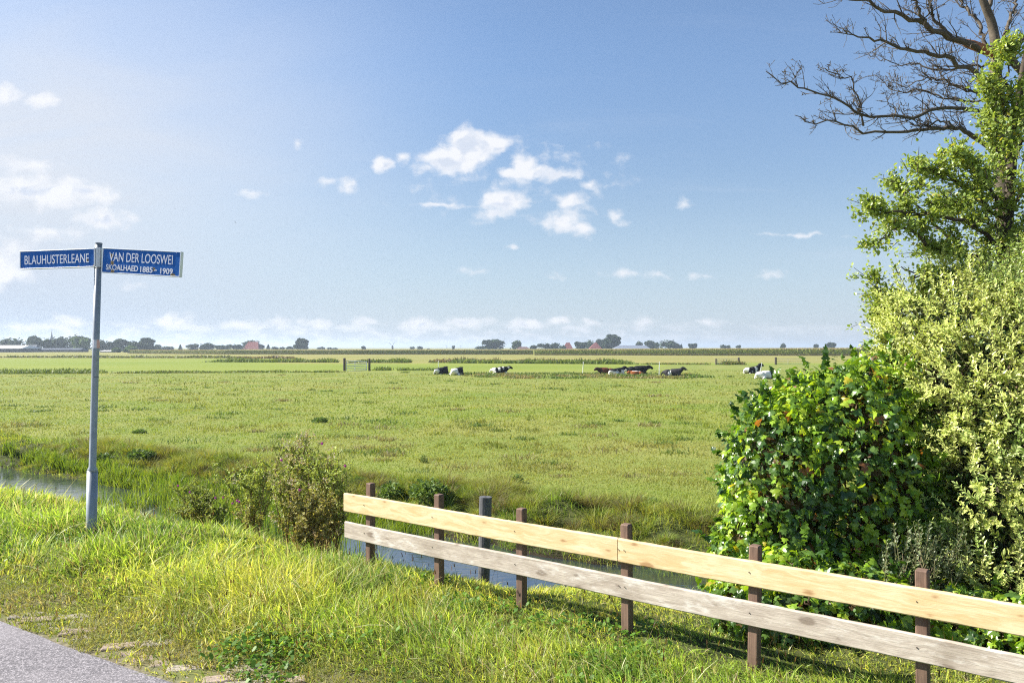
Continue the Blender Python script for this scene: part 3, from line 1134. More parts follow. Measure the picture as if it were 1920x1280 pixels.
def build_signpost():
    Y = 7.31
    base = px(171, 1010, Y)
    root = empty('street_sign_post', base, 'grey steel street name signpost with two blue arms standing in the tall verge grass', 'signpost')

    def loc(c, r, y=Y):
        return px(c, r, y) - base
    galv = plain_mat('galvanised_steel', (0.27, 0.295, 0.32), 0.45, 0.5, 0.35, 0.14, 14, 0.05)
    alu = plain_mat('aluminium', (0.62, 0.63, 0.65), 0.38, 0.5, 0.6, 0.08, 20)
    dark = plain_mat('bracket_dark', (0.10, 0.10, 0.11), 0.5, 0.5, 0.5)
    # pole: thick foot, shoulder, thin leaning shaft
    s = Y / F
    mb = MB()
    mb.tube([loc(170.7, 1045), loc(171, 1010), loc(173.2, 882)], [.0465, .0465, .0455], 20)
    mb.build('pole_foot', galv, root, True)
    mb = MB()
    a, b = loc(173.2, 884), loc(185, 458)
    f = np.array([0, .012, .022, .5, 1.0])
    mb.tube([a + (b - a) * q for q in f], [.046, .041, .031, .0305, .0300], 20)
    mb.build('pole_shaft', galv, root, True)
    ax = (b - a) / np.linalg.norm(b - a)
    mb = MB()
    mb.tube([b - ax * .001, b + ax * .012, b + ax * .016], [.0315, .0315, .022], 16)
    mb.build('pole_cap', plain_mat('cap_grey', (0.16, 0.19, 0.23), 0.6, 0.4), root, False)
    # sticker band
    c0, c1 = loc(181.0, 652.5), loc(180.6, 637)
    me_s, g = mat('sticker_print')
    P = g.n('ShaderNodeTexCoord').outputs['Object']
    x, y, z = g.xyz(P)
    finish(g, pbsdf(g, g.mix(g.ramp(x, c0[0] + .012, c0[0] + .020), (.62, .62, .66), (.72, .42, .36)), .5, .4))
    mb = MB()
    ang = np.linspace(math.radians(195), math.radians(355), 14)
    lo = np.stack([c0[0] + .0322 * np.cos(ang), c0[1] + .0322 * np.sin(ang), np.full(14, c0[2])], 1)
    hi = np.stack([c1[0] + .0322 * np.cos(ang) + .0005, c1[1] + .0322 * np.sin(ang), np.full(14, c1[2])], 1)
    i = np.arange(13)
    mb.add(np.concatenate([lo, hi]), [np.stack([i, i + 1, 14 + i + 1, 14 + i], 1)])
    mb.build('sticker', me_s, root, True)
    # seam in the shaft
    mb = MB()
    q = loc(178.4, 707)
    mb.tube([q, q + ax * .004], .0312, 18)
    mb.build('pole_seam', dark, root, True)
    # clamp sleeve
    mb = MB()
    t0, t1 = loc(184.6, 501), loc(185.2, 465)
    mb.tube([t0, t1], .0345, 16)
    for k in (-.022, -.007, .009, .024):
        mb.tube([t0 + np.array([k, -.0325, 0]), t1 + np.array([k, -.0325, 0])], .0035, 6)
    mb.build('clamp', alu, root)
    for (cc, rr_) in ((178.5, 502.5), (191.5, 507)):
        mb = MB()
        q = loc(cc, rr_, Y - .03)
        mb.tube([q + np.array([-.008, 0, 0]), q + np.array([.008, 0, 0])], .006, 6)
        mb.build('bolt', dark, root)

    def sign_mat(nm, chips):
        m, g = mat(nm)
        tc = g.n('ShaderNodeTexCoord').outputs['Object']
        nz = g.noise(tc, 40, 4, .6)
        n2 = g.noise(tc, 7, 3, .6)
        c = g.mix(n2, (.003, .090, .35), (.005, .115, .42))
        q = g.v('ADD', tc, g.v('MULTIPLY', g.v('SUBTRACT', g.noise(tc, 60, 3, .6, col=True), (.5, .5, .5)), (.035, .035, 0)))
        for (cx, cy, r, col) in chips:
            d = g.v('LENGTH', g.v('MULTIPLY', g.v('SUBTRACT', q, (cx, cy, 0)), (1, 1, 0)))
            c = g.mix(g.ramp(d, r * 1.25, r * .95), c, (.33, .24, .10))
            c = g.mix(g.ramp(d, r * .75, r * .4), c, col)
        finish(g, pbsdf(g, c, .42, .22, normal=g.bump(nz, .04, .002)))
        return m
    white, gw = mat('letter_white')
    finish(gw, pbsdf(gw, (.80, .80, .84), .4, .4))
    rust = (.17, .095, .03)

    def panel(A, B, up, hgt, chips, texts, label):
        """A, B: middle of the near-pole... left and right end of the face; built in its own frame"""
        x = (B - A)
        W = np.linalg.norm(x)
        x /= W
        n = np.cross(x, up)
        n /= np.linalg.norm(n)
        u = np.cross(n, x)
        M = np.eye(4)
        M[:3, 0], M[:3, 1], M[:3, 2], M[:3, 3] = x, u, n, (A + B) / 2
        if n[1] > 0:
            raise ValueError
        M = Matrix(M.tolist())
        pn = empty_part('sign_arm', root, M)
        pn['label'] = label
        mb = MB()
        mb.box((-W / 2 + .008, -hgt / 2 + .008, -.030), (W / 2 - .008, hgt / 2 - .008, 0.0))
        mb.build('sign_face', sign_mat('sign_blue', chips), pn)
        mb = MB()
        e = .008
        mb.box((-W / 2, hgt / 2 - e, -.034), (W / 2, hgt / 2, .004), None, None, .0015)
        mb.box((-W / 2, -hgt / 2, -.034), (W / 2, -hgt / 2 + e, .004), None, None, .0015)
        mb.box((-W / 2, -hgt / 2 + e, -.034), (-W / 2 + e, hgt / 2 - e, .003))
        mb.box((W / 2 - e, -hgt / 2 + e, -.034), (W / 2, hgt / 2 - e, .003))
        mb.build('sign_frame', alu, pn)
        for (body, w, h, cx, cy, bold) in texts:
            link('lettering', text_mesh(body, w, h, bold), white, pn, Matrix.Translation((cx, cy, .0006)))
        return W

    def empty_part(name, parent, M):
        o = bpy.data.objects.new(name, None)
        C.objects.link(o)
        o.parent = parent
        o.matrix_local = M
        return o
    up = np.array([0, 0, 1.0])
    # left arm: its far end lies a little behind the pole
    yl, yr = 7.46, 7.27
    A = px(37.4, 488.0, yl) - base
    B = px(177.8, 483.0, yr) - base
    W = np.linalg.norm(B - A)
    k = W / 140.4
    panel(A, B, up, .170, [(-W / 2 + 63 * k, -.028, .010, rust), (-W / 2 + 127 * k, -.022, .011, rust), (-W / 2 + 110 * k, -.078, .012, rust), (-W / 2 + 138 * k, -.074, .010, rust)],
          [('BLAUHUSTERLEANE', 120.5 * k, .083, -W / 2 + 69.5 * k, -.001, .0)], 'narrow blue arm pointing left, one line of white capitals')
    yl, yr = 7.27, 7.08
    A = px(191.6, 487.8, yl) - base
    B = px(338.4, 495.8, yr) - base
    W = np.linalg.norm(B - A)
    k = W / 147
    panel(A, B, up, .226, [(-W / 2 + 18 * k, .045, .017, rust), (-W / 2 + 19.5 * k, -.018, .016, rust), (-W / 2 + 21 * k, -.098, .017, rust),
                           (-W / 2 + 99.5 * k, -.058, .012, (.05, .03, .015)), (-W / 2 + 134 * k, -.106, .022, (.10, .08, .05)), (-W / 2 + 14 * k, -.064, .010, rust)],
          [('VAN DER LOOSWEI', 119 * k, .083, -W / 2 + 73 * k, .036, .0), ('SKOALHAED', 61 * k, .052, -W / 2 + 38.8 * k, -.0585, .022), ('1885', 23 * k, .052, -W / 2 + 85 * k, -.0625, .022),
           ('-', 5 * k, .009, -W / 2 + 102 * k, -.064, .0), ('1909', 23 * k, .052, -W / 2 + 122.4 * k, -.0665, .022)],
          'taller blue arm pointing right, two lines of white capitals and rusty chips')


build_signpost()

# ------------------------------------------------------------------ gates, stakes and field fence far out in the pasture
galv_far = plain_mat('gate_steel', (.62, .64, .67), .45, .5, .3)
dark_wood = plain_mat('dark_wood', (.075, .062, .052), .85, .2, 0, .3, 5)
white_pl = plain_mat('white_plastic', (.78, .78, .76), .5, .4)


def far_gate(c0, c1, y, rows0, rows1, label, m, r=.035):
    """field gate of level tubes between two columns; rows0/rows1 give each tube's row at its two ends"""
    g0 = px(c0, HY, y)
    gz = float(terr(g0[0], y))
    root = empty('field_gate', (g0[0], y, gz), label, 'gate')
    o = np.array([g0[0], y, gz])
    for a, b in zip(rows0, rows1):
        mb = MB()
        mb.tube([px(c0, a, y) - o, px(c1, b, y) - o], r, 6)
        mb.build('gate_rail', m, root)
    for c, rr in ((c0, rows0), (c1, rows1), ((c0 + c1) / 2 - 3, None)):
        f = (c - c0) / (c1 - c0)
        top = rows0[0] * (1 - f) + rows1[0] * f
        bot = rows0[-1] * (1 - f) + rows1[-1] * f
        mb = MB()
        mb.tube([px(c, top, y + .03) - o, px(c, bot, y + .03) - o], r * .9, 6)
        mb.build('gate_stile', m, root)


def stake(name, c, top, bot, y, r, m, label, cat, group=None, lean=0):
    p = px(c, bot, y)
    z = min(float(terr(p[0], y)), p[2])
    q = px(c + lean, top, y)
    o = np.array([p[0], y, z])
    mb = MB()
    b = np.array([0, 0, -.1])
    t = q - o
    if r > .06:
        mb.tube([b, t * .5, t * .97, t], [r, r, r, r * .7], 8)
    else:
        mb.tube([b, t * .5, t], [r, r, r * .8], 5)
        mb.tube([t * .93, t * .96], r * 1.7, 5)
    ob = mb.build(name, m)
    ob.location = o
    return tag(ob, label, cat, group)


far_gate(649.5, 687.5, 93, (676, 680.5, 685.5, 690.5, 695.5), (678.3, 682.5, 687, 691, 694), 'sagging galvanised five-bar field gate between two dark posts', galv_far, .045)
stake('gate_post', 645.8, 671, 692.5, 93, .15, dark_wood, 'stout dark wooden post at the hinge end, left of the five-bar gate', 'post', 'dark posts of the five-bar gate')
stake('gate_post', 692.6, 672, 694, 93, .13, dark_wood, 'stout dark wooden post at the latch end, right of the five-bar gate', 'post', 'dark posts of the five-bar gate')
far_gate(1345, 1383.5, 126, (673, 677, 680.5, 683), (673, 677, 680.5, 683), 'thin grey rail gate beside the weedy post, left one of the pair beyond the cows', dark_wood if False else plain_mat('grey_wire', (.35, .36, .35), .6), .028)
far_gate(1456, 1505, 126, (672.5, 676, 679.5, 682.5), (672.5, 676, 679.5, 682.5), 'thin grey rail gate above the ivy bush, right one of the pair beyond the cows', plain_mat('grey_wire', (.35, .36, .35), .6), .028)
for c, t, b, r, lab in ((1342.5, 672, 685, .12, 'dark fence post among tall weeds, left end of the far rail gates'), (1385, 670, 683.5, .16, 'dark fence post just behind the black-and-white cow, right of the left rail gate'),
                        (1454.5, 669.5, 683.5, .17, 'thick dark fence post at the left end of the right rail gate'), (1507, 670.5, 681.5, .13, 'dark fence post above the ivy bush at the right end of the rail gates')):
    stake('fence_post', c, t, b, 126, r, dark_wood, lab, 'post', 'posts of the far rail gates')
for c, t, b, y, ln, lab in ((1092.5, 678, 700, 84, 1.5, 'thin white electric-fence stake left of the brown lying cow'), (1236, 678, 703, 80, .5, 'thin white electric-fence stake between the big black cow and the dark grey cow'),
                            (821.5, 676, 690, 104, 1, 'thin pale electric-fence stake behind the leftmost lying cow'), (1425, 680, 702, 76, 3.5, 'leaning grey electric-fence stake in front of the rightmost black-and-white cow')):
    stake('fence_stake', c, t, b, y, .035, white_pl if c < 1400 else plain_mat('stake_grey', (.42, .45, .52), .5), lab, 'stake', 'electric-fence stakes among the cows', ln)
stake('stump_post', 721, 689, 696, 95, .12, dark_wood, 'short dark stump post in the weeds right of the five-bar gate', 'post')

# ------------------------------------------------------------------ cows lying in the pasture


def skin_mesh(verts, edges, radii, sub=2, root=0):
    me = bpy.data.meshes.new('body')
    me.from_pydata(verts, edges, [])
    o = bpy.data.objects.new('body', me)
    C.objects.link(o)
    sk = o.modifiers.new('skin', 'SKIN')
    sk.use_smooth_shade = True
    for i, r in enumerate(radii):
        v = me.skin_vertices[0].data[i]
        v.radius = r if isinstance(r, tuple) else (r, r)
        v.use_root = (i == root)
    ss = o.modifiers.new('sub', 'SUBSURF')
    ss.levels = ss.render_levels = sub
    dg = bpy.context.evaluated_depsgraph_get()
    out = bpy.data.meshes.new_from_object(o.evaluated_get(dg))
    bpy.data.objects.remove(o)
    bpy.data.meshes.remove(me)
    return out


def cow_mesh(yaw=0.0, up=0.0, graze=False):
    V, E, Rr = [], [], []

    def add(p, r, par=None):
        V.append(p)
        Rr.append(r)
        if par is not None:
            E.append((par, len(V) - 1))
        return len(V) - 1
    pel = add((-.72, 0, .46), (.34, .32))
    loin = add((-.30, 0, .47), (.40, .36), pel)
    rib = add((.12, 0, .46), (.42, .37), loin)
    sho = add((.52, 0, .50), (.32, .33), rib)
    cy, sy = math.cos(yaw), math.sin(yaw)
    nb = add((.52 + .20 * math.cos(yaw * .5), .20 * math.sin(yaw * .5), .70 + up * .3), (.22, .24), sho)
    nx, ny, nz = V[nb]
    nk = add((nx + .13 * cy, ny + .13 * sy, nz + .17 + up * .5), (.17, .17), nb)
    nx, ny, nz = V[nk]
    pol = add((nx + .10 * cy, ny + .10 * sy, nz + .13), (.15, .14), nk)
    px_, py_, pz_ = V[pol]
    fac = add((px_ + .20 * cy, py_ + .20 * sy, pz_ - .12), (.115, .12), pol)
    mz = add((px_ + .37 * cy, py_ + .37 * sy, pz_ - .24), (.09, .09), fac)
    for sgn in (-1, 1):
        add((px_ - .02 * cy - sgn * .24 * sy, py_ - .02 * sy + sgn * .24 * cy, pz_ + .03), (.045, .03), pol)
    th = add((-1.0, 0, .50), (.13, .13), pel)
    tl = add((-1.12, .05, .22), (.035, .035), th)
    add((-1.05, .16, .05), (.05, .05), tl)
    for sgn in (-1, 1):
        el = add((.50, sgn * .30, .22), (.13, .12), sho)
        kn = add((.86, sgn * .30, .11), (.075, .075), el)
        add((.52, sgn * .22, .06), (.055, .05), kn)
        stf = add((-.32, sgn * .42, .26), (.18, .17), pel)
        hk = add((-.74, sgn * .52, .11), (.08, .08), stf)
        add((-.36, sgn * .56, .06), (.055, .05), hk)
    return skin_mesh(V, E, Rr, 2, 0)


def cow_mat():
    m, g = mat('cow_coat')
    a = g.n('ShaderNodeAttribute', attribute_name='tint')
    finish(g, pbsdf(g, a.outputs['Color'], .75, .12))
    return m


M_COW = cow_mat()
BLACK, WHITE, BROWN, GINGER, GREYC = (.012, .012, .015), (.72, .70, .66), (.11, .035, .018), (.30, .095, .03), (.035, .033, .037)


def build_cow(c, row, length_px, heading, yaw, up, base, patches, seed, label, thr=.58, scale=1.0, roll=0):
    y = (H + 1.0) * F / (row - HY)
    p = px(c, row, y)
    me = cow_mesh(yaw, up)
    n = len(me.vertices)
    v = np.empty(n * 3, np.float32)
    me.vertices.foreach_get('co', v)
    v = v.reshape(-1, 3)
    f = fbm(v[:, 0] * 1.5 + seed * 7.3 + v[:, 1] * .8, v[:, 2] * 1.7 + v[:, 1] * 1.1 + seed, seed, 2)
    col = np.tile(np.array(base), (n, 1))
    white = f > thr
    for (x0, x1, z0, z1, cc) in patches:
        k = (v[:, 0] > x0 + .1 * (f - .5)) & (v[:, 0] < x1 + .2 * (f - .5)) & (v[:, 2] > z0 + .15 * (f - .5)) & (v[:, 2] < z1 + .15 * (f - .5))
        if cc == WHITE:
            white = white | k
        else:
            white = white & ~k
            col[k] = cc
    col[white] = WHITE
    a = me.color_attributes.new('tint', 'FLOAT_COLOR', 'POINT')
    rgba = np.ones((n, 4), np.float32)
    rgba[:, :3] = col
    a.data.foreach_set('color', rgba.ravel())
    o = link('cow', me, M_COW)
    o.location = (p[0], y, float(terr(p[0], y)) - .09)
    o.rotation_euler = (0, 0, heading)
    o.scale = (scale,) * 3
    tag(o, label, 'cow', 'cows lying in the pasture')


W_ = WHITE
build_cow(829, 701, 22, math.radians(50), 1.0, -.25, BLACK, [(-1.3, -.75, -.1, .55, W_)], 1, 'black lying cow with a pale rump, leftmost of the herd', .80)
build_cow(858, 702.5, 19, math.radians(62), .5, -.28, BLACK, [(-1.3, -.55, -.1, .9, W_), (-.6, .3, -.1, .15, W_), (1.0, 1.3, .9, 1.2, W_)], 2, 'black lying cow with white hindquarters and belly, second from the left', .85)
build_cow(938, 700, 38, math.radians(8), -.2, -.22, BLACK, [(-1.3, -.55, -.1, 1.2, W_), (-.28, -.10, .35, .7, W_), (.25, .38, .6, .9, W_)], 3, 'black cow lying flat with a white rump, alone between the two groups', .82)
build_cow(1136, 702, 34, math.radians(188), .35, -.30, BROWN, [(.45, 2.0, -.1, 1.6, (.035, .014, .012))], 4, 'dark brown lying cow with its head at the left end', .95)
build_cow(1157, 703.5, 22, math.radians(38), -.4, -.12, BLACK, [(-1.3, -.1, -.1, .55, W_), (.2, .75, -.1, .62, W_), (-.1, .2, -.1, .35, W_)], 5, 'black-and-white lying cow with raised black head beside the brown cow', .72)
build_cow(1195, 702, 42, math.radians(6), -.15, -.28, BLACK, [(-1.3, -.92, -.1, .5, (.3, .3, .28))], 6, 'large black lying cow behind the ginger calf', .95, 1.22)
build_cow(1193, 704.5, 26, math.radians(-172), -.5, -.36, GINGER, [(-1.2, -.2, -.1, .4, BROWN), (-.6, .5, .72, 1.0, W_)], 7, 'small ginger brown calf lying in front of the large black cow', .93, .72)
build_cow(1262, 704.5, 36, math.radians(-14), -.3, -.10, GREYC, [(-.42, -.14, .1, .62, W_)], 8, 'dark grey lying cow with a white flank stripe, right of the white stake', .92)
build_cow(1411, 700, 42, math.radians(20), -.2, .12, BLACK, [(-1.3, -.7, -.1, .8, W_), (.05, .35, .1, .75, W_), (-.35, -.15, .05, .45, W_)], 9, 'black-and-white lying cow with raised head behind the leaning stake', .74)
build_cow(1434, 710, 30, math.radians(28), .3, -.36, BLACK, [(-1.3, .42, -.1, 1.2, W_)], 10, 'mostly white lying cow with a black head, nearest the ivy bush', .9)

# ------------------------------------------------------------------ birds


def build_bird(c, row, y, span, bank, head, label):
    mb = MB()
    xs = np.linspace(-.5, .5, 9)
    mb.tube([(x * span * .55, 0, 0) for x in xs], [span * .055 * (max(0.02, 1 - (abs(x) * 2) ** 2.0) ** .6) for x in xs], 8)
    for sg in (-1, 1):
        a = np.array([(.12, 0, .02), (.02, sg * .22, .12), (-.12, sg * .5, .05), (-.10, sg * .2, .09), (-.12, 0, .015)]) * span
        b = a + np.array([0, 0, -.012 * span])
        mb.add(np.concatenate([a, b]), [[(0, 1, 3, 4), (5, 9, 8, 6)], [(1, 2, 3), (6, 8, 7)], [(0, 5, 6, 1), (1, 6, 7, 2), (2, 7, 8, 3), (3, 8, 9, 4)]])
    t = np.array([(-.22, 0, 0), (-.42, .09, 0), (-.36, 0, 0), (-.42, -.09, 0)]) * span
    mb.add(np.concatenate([t, t - np.array([0, 0, .01 * span])]), [[(0, 1, 2, 3), (4, 7, 6, 5), (0, 4, 5, 1), (3, 7, 4, 0)]])
    o = mb.build('bird', plain_mat('bird_feather', (.05, .05, .06), .7))
    o.location = px(c, row, y)
    o.rotation_euler = (bank, .2, head)
    tag(o, label, 'bird', 'small birds in flight')


build_bird(441, 417, 62, .27, .7, 2.2, 'small dark bird banking in the sky right of the signpost')
build_bird(328, 391, 90, .26, .2, .4, 'tiny dark bird gliding above the right arm of the signpost')
build_bird(1511, 564, 85, .26, -.4, 1.2, 'tiny dark bird low in the sky left of the leafy tree')
# ------------------------------------------------------------------ maize


def maize(name, pts, h0, h1, n, depth, front, seed):
    """field of ripe maize: pts run along its near edge; rows of plants close to the edge, a closed canopy behind"""
    pts = np.array(pts, float)
    L = np.concatenate([[0], np.cumsum(np.hypot(*np.diff(pts, axis=0).T))])
    f = R.random(n) * L[-1]
    x = np.interp(f, L, pts[:, 0])
    y = np.interp(f, L, pts[:, 1]) + R.random(n) ** 1.6 * depth
    fx = (np.interp(f, L, pts[:, 0]) - pts[0, 0]) / (pts[-1, 0] - pts[0, 0])
    hh = h0 + (h1 - h0) * np.clip(fx, 0, 1)
    parts = []
    base = np.array([front[0], front[1], front[2]])
    z0 = terr(x, y)
    c = base[R.integers(0, 3, n)] * R.uniform(.7, 1.3, n)[:, None]
    # arching leaves at several heights
    B = np.stack([x, y, z0 + hh * R.uniform(.12, .80, n)], 1)
    parts.append(blade_verts(B, R.uniform(.35, .75, n) * hh / 2.6, np.full(n, .20) * R.uniform(.7, 1.4, n), R.uniform(0, 6.3, n), R.uniform(.5, 1.5, n), 3, R.normal(0, .6, n), c * .85, c))
    # tassels
    k = n // 2
    B = np.stack([x[:k], y[:k], z0[:k] + hh[:k] * .82], 1)
    tc = np.tile(np.array([.46, .36, .20]), (k, 1)) * R.uniform(.7, 1.2, k)[:, None]
    parts.append(blade_verts(B, hh[:k] * R.uniform(.12, .24, k), np.full(k, .16), R.uniform(0, 6.3, k), R.uniform(.05, .6, k), 2, R.normal(0, .5, k), tc, tc))
    # dry lower leaves and stalks along the edge
    k = n // 3
    xx, yy = x[:k], y[:k]
    B = np.stack([xx, np.interp(f[:k], L, pts[:, 1]) - R.uniform(0, .6, k), z0[:k] - .03], 1)
    dc = np.tile(np.array([.22, .19, .09]), (k, 1)) * R.uniform(.6, 1.3, k)[:, None]
    parts.append(blade_verts(B, hh[:k] * R.uniform(.18, .38, k), np.full(k, .16), R.uniform(0, 6.3, k), R.uniform(.1, .9, k), 2, R.normal(0, .5, k), dc, dc))
    o = grass_object(name, parts, M_FAR)
    # closed mass of the crop behind the first rows
    m, g = mat(name + '_canopy')
    P = g.n('ShaderNodeNewGeometry').outputs['Position']
    nz = g.noise(P, .9, 5, .65)
    finish(g, pbsdf(g, g.crgb(nz, [(.3, (.10, .13, .035)), (.55, (.22, .22, .075)), (.72, (.40, .32, .16))]), .8, .2))
    V, ii = [], []
    for (a, b), ff in zip(pts, L / L[-1]):
        h = (h0 + (h1 - h0) * ff) * .86
        V += [(a, b + 2.0, -1.2), (a, b + 2.0, -1.0 + h), (a, b + depth + 160, -1.0 + h), (a, b + depth + 160, -1.2)]
    k = len(pts)
    q = [(i * 4 + j, i * 4 + (j + 1) % 4, (i + 1) * 4 + (j + 1) % 4, (i + 1) * 4 + j) for i in range(k - 1) for j in range(4)]
    q += [(0, 1, 2, 3), (k * 4 - 1, k * 4 - 2, k * 4 - 3, k * 4 - 4)]
    cm = link('maize_canopy', np_mesh(name + '_canopy', np.array(V), [q]), m, o)


maize('maize_field', [(-168, 350), (-115, 318), (-60, 305), (30, 296)], 1.75, 1.95, 17000, 12, [(.15, .205, .045), (.11, .16, .04), (.20, .215, .065)], 3)
maize('tall_maize_field', [(8, 284), (30, 280), (70, 268), (112, 256), (190, 240)], 2.05, 3.0, 26000, 12, [(.24, .31, .05), (.30, .34, .065), (.17, .235, .045)], 4)

# ------------------------------------------------------------------ distant trees


def leaf_quads(P, size, N_dir=None):
    """loose leaf clumps: one bent quad each, random facing"""
    N = len(P)
    a = R.normal(0, 1, (N, 3))
    a /= np.linalg.norm(a, axis=1, keepdims=True)
    b = R.normal(0, 1, (N, 3))
    b -= a * (a * b).sum(1, keepdims=True)
    b /= np.linalg.norm(b, axis=1, keepdims=True)
    s = size[:, None]
    V = np.stack([P - a * s * .6, P - b * s * .45, P + a * s * .6, P + b * s * .45], 1)
    return V.reshape(-1, 3), [np.arange(N * 4).reshape(N, 4)]


def far_crown(kind, seed):
    """unit crown: width 1, height 1 above z=0, foliage spread over several lobes"""
    rr = np.random.default_rng(seed)
    P = []
    if kind == 'round':
        lobes = [(0, 0, .50, .42, .44), (0, 0, .2, .36, .24)] + [(rr.uniform(-.32, .32), rr.uniform(-.25, .25), rr.uniform(.25, .80), rr.uniform(.14, .22), rr.uniform(.14, .2)) for _ in range(10)]
    elif kind == 'tall':
        lobes = [(0, 0, .5, .30, .36), (.1, 0, .8, .22, .19), (.30, 0, .74, .15, .11), (-.18, .1, .66, .2, .17), (.22, -.1, .5, .22, .16), (-.25, 0, .35, .24, .18), (.2, 0, .22, .24, .17), (0, .1, .2, .34, .22), (-.1, 0, .88, .16, .12)]
    elif kind == 'cone':
        lobes = [(0, 0, .15, .45, .2), (0, 0, .38, .36, .2), (0, 0, .62, .25, .2), (0, 0, .84, .12, .18)]
    elif kind == 'low':
        lobes = [(rr.uniform(-.32, .32), rr.uniform(-.2, .2), rr.uniform(.2, .6), rr.uniform(.16, .26), rr.uniform(.2, .34)) for _ in range(9)] + [(0, 0, .3, .46, .55)]
    else:   # dome: one smooth wide mass
        lobes = [(0, 0, .25, .5, .74)] + [(rr.uniform(-.35, .35), rr.uniform(-.2, .2), rr.uniform(.3, .7), .16, .2) for _ in range(7)]
    n_each = 260
    for (x, y, z, r, hz) in lobes:
        d = rr.normal(0, 1, (n_each, 3))
        d /= np.linalg.norm(d, axis=1, keepdims=True)
        k = rr.uniform(.62, 1.06, n_each)[:, None]
        P.append(np.array([x, y, z]) + d * k * np.array([r, r, hz]))
    P = np.concatenate(P)
    P = P[P[:, 2] > 0]
    P[:, 2] *= 1 / P[:, 2].max()
    P[:, 0] *= 1 / (P[:, 0].max() - P[:, 0].min())
    V, fs = leaf_quads(P, rr.uniform(.06, .13, len(P)))
    c = np.array([.036, .062, .018]) * rr.uniform(.6, 1.5, len(P))[:, None]
    return np_mesh('crown', V, fs, np.repeat(c, 4, 0))


CROWN = {k: [far_crown(k, s) for s in range(i * 10, i * 10 + 3)] for i, k in enumerate(('round', 'tall', 'cone', 'low', 'dome'))}


def trunk_mesh():
    mb = MB()
    mb.tube([(0, 0, -.02), (.01, 0, .2), (0, .01, .45), (.01, 0, .7)], [.045, .034, .026, .012], 7, (.05, .042, .035))
    for k in range(5):
        a = k * 1.3
        mb.tube([(0, 0, .3 + .06 * k), (.14 * math.cos(a), .14 * math.sin(a), .48 + .06 * k), (.26 * math.cos(a), .26 * math.sin(a), .6 + .06 * k)], [.018, .012, .005], 5, (.05, .042, .035))
    return mb.mesh('trunk', True)


TRUNK = trunk_mesh()
tree_no = 0
PALE = {}


def far_tree(c, top, w, y, kind, label, group, pale=0.0):
    global tree_no
    tree_no += 1
    gx = (c - 960) / F * y
    gz = -1.0
    Wm = w / F * y
    Hm = H + (HY - top) / F * y - gz
    root = empty('tree' if kind not in ('low',) else 'bush', (gx, y, gz), label, 'tree' if kind != 'low' else 'bush', group)
    root.scale = (Wm * 1.15, Wm * 1.05, Hm * 1.04)
    rz = (tree_no * 2.4) % 6.28 if kind != 'tall' else 0
    root.rotation_euler = (0, 0, rz)
    me = CROWN[kind][tree_no % 3]
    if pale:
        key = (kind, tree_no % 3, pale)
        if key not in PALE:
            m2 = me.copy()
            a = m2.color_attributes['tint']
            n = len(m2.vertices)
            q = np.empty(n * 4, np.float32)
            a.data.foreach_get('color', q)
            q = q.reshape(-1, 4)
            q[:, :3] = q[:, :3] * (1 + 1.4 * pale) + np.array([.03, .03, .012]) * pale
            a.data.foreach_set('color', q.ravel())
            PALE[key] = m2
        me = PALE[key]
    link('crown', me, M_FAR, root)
    if kind != 'low':
        link('trunk', TRUNK, M_BARK, root)


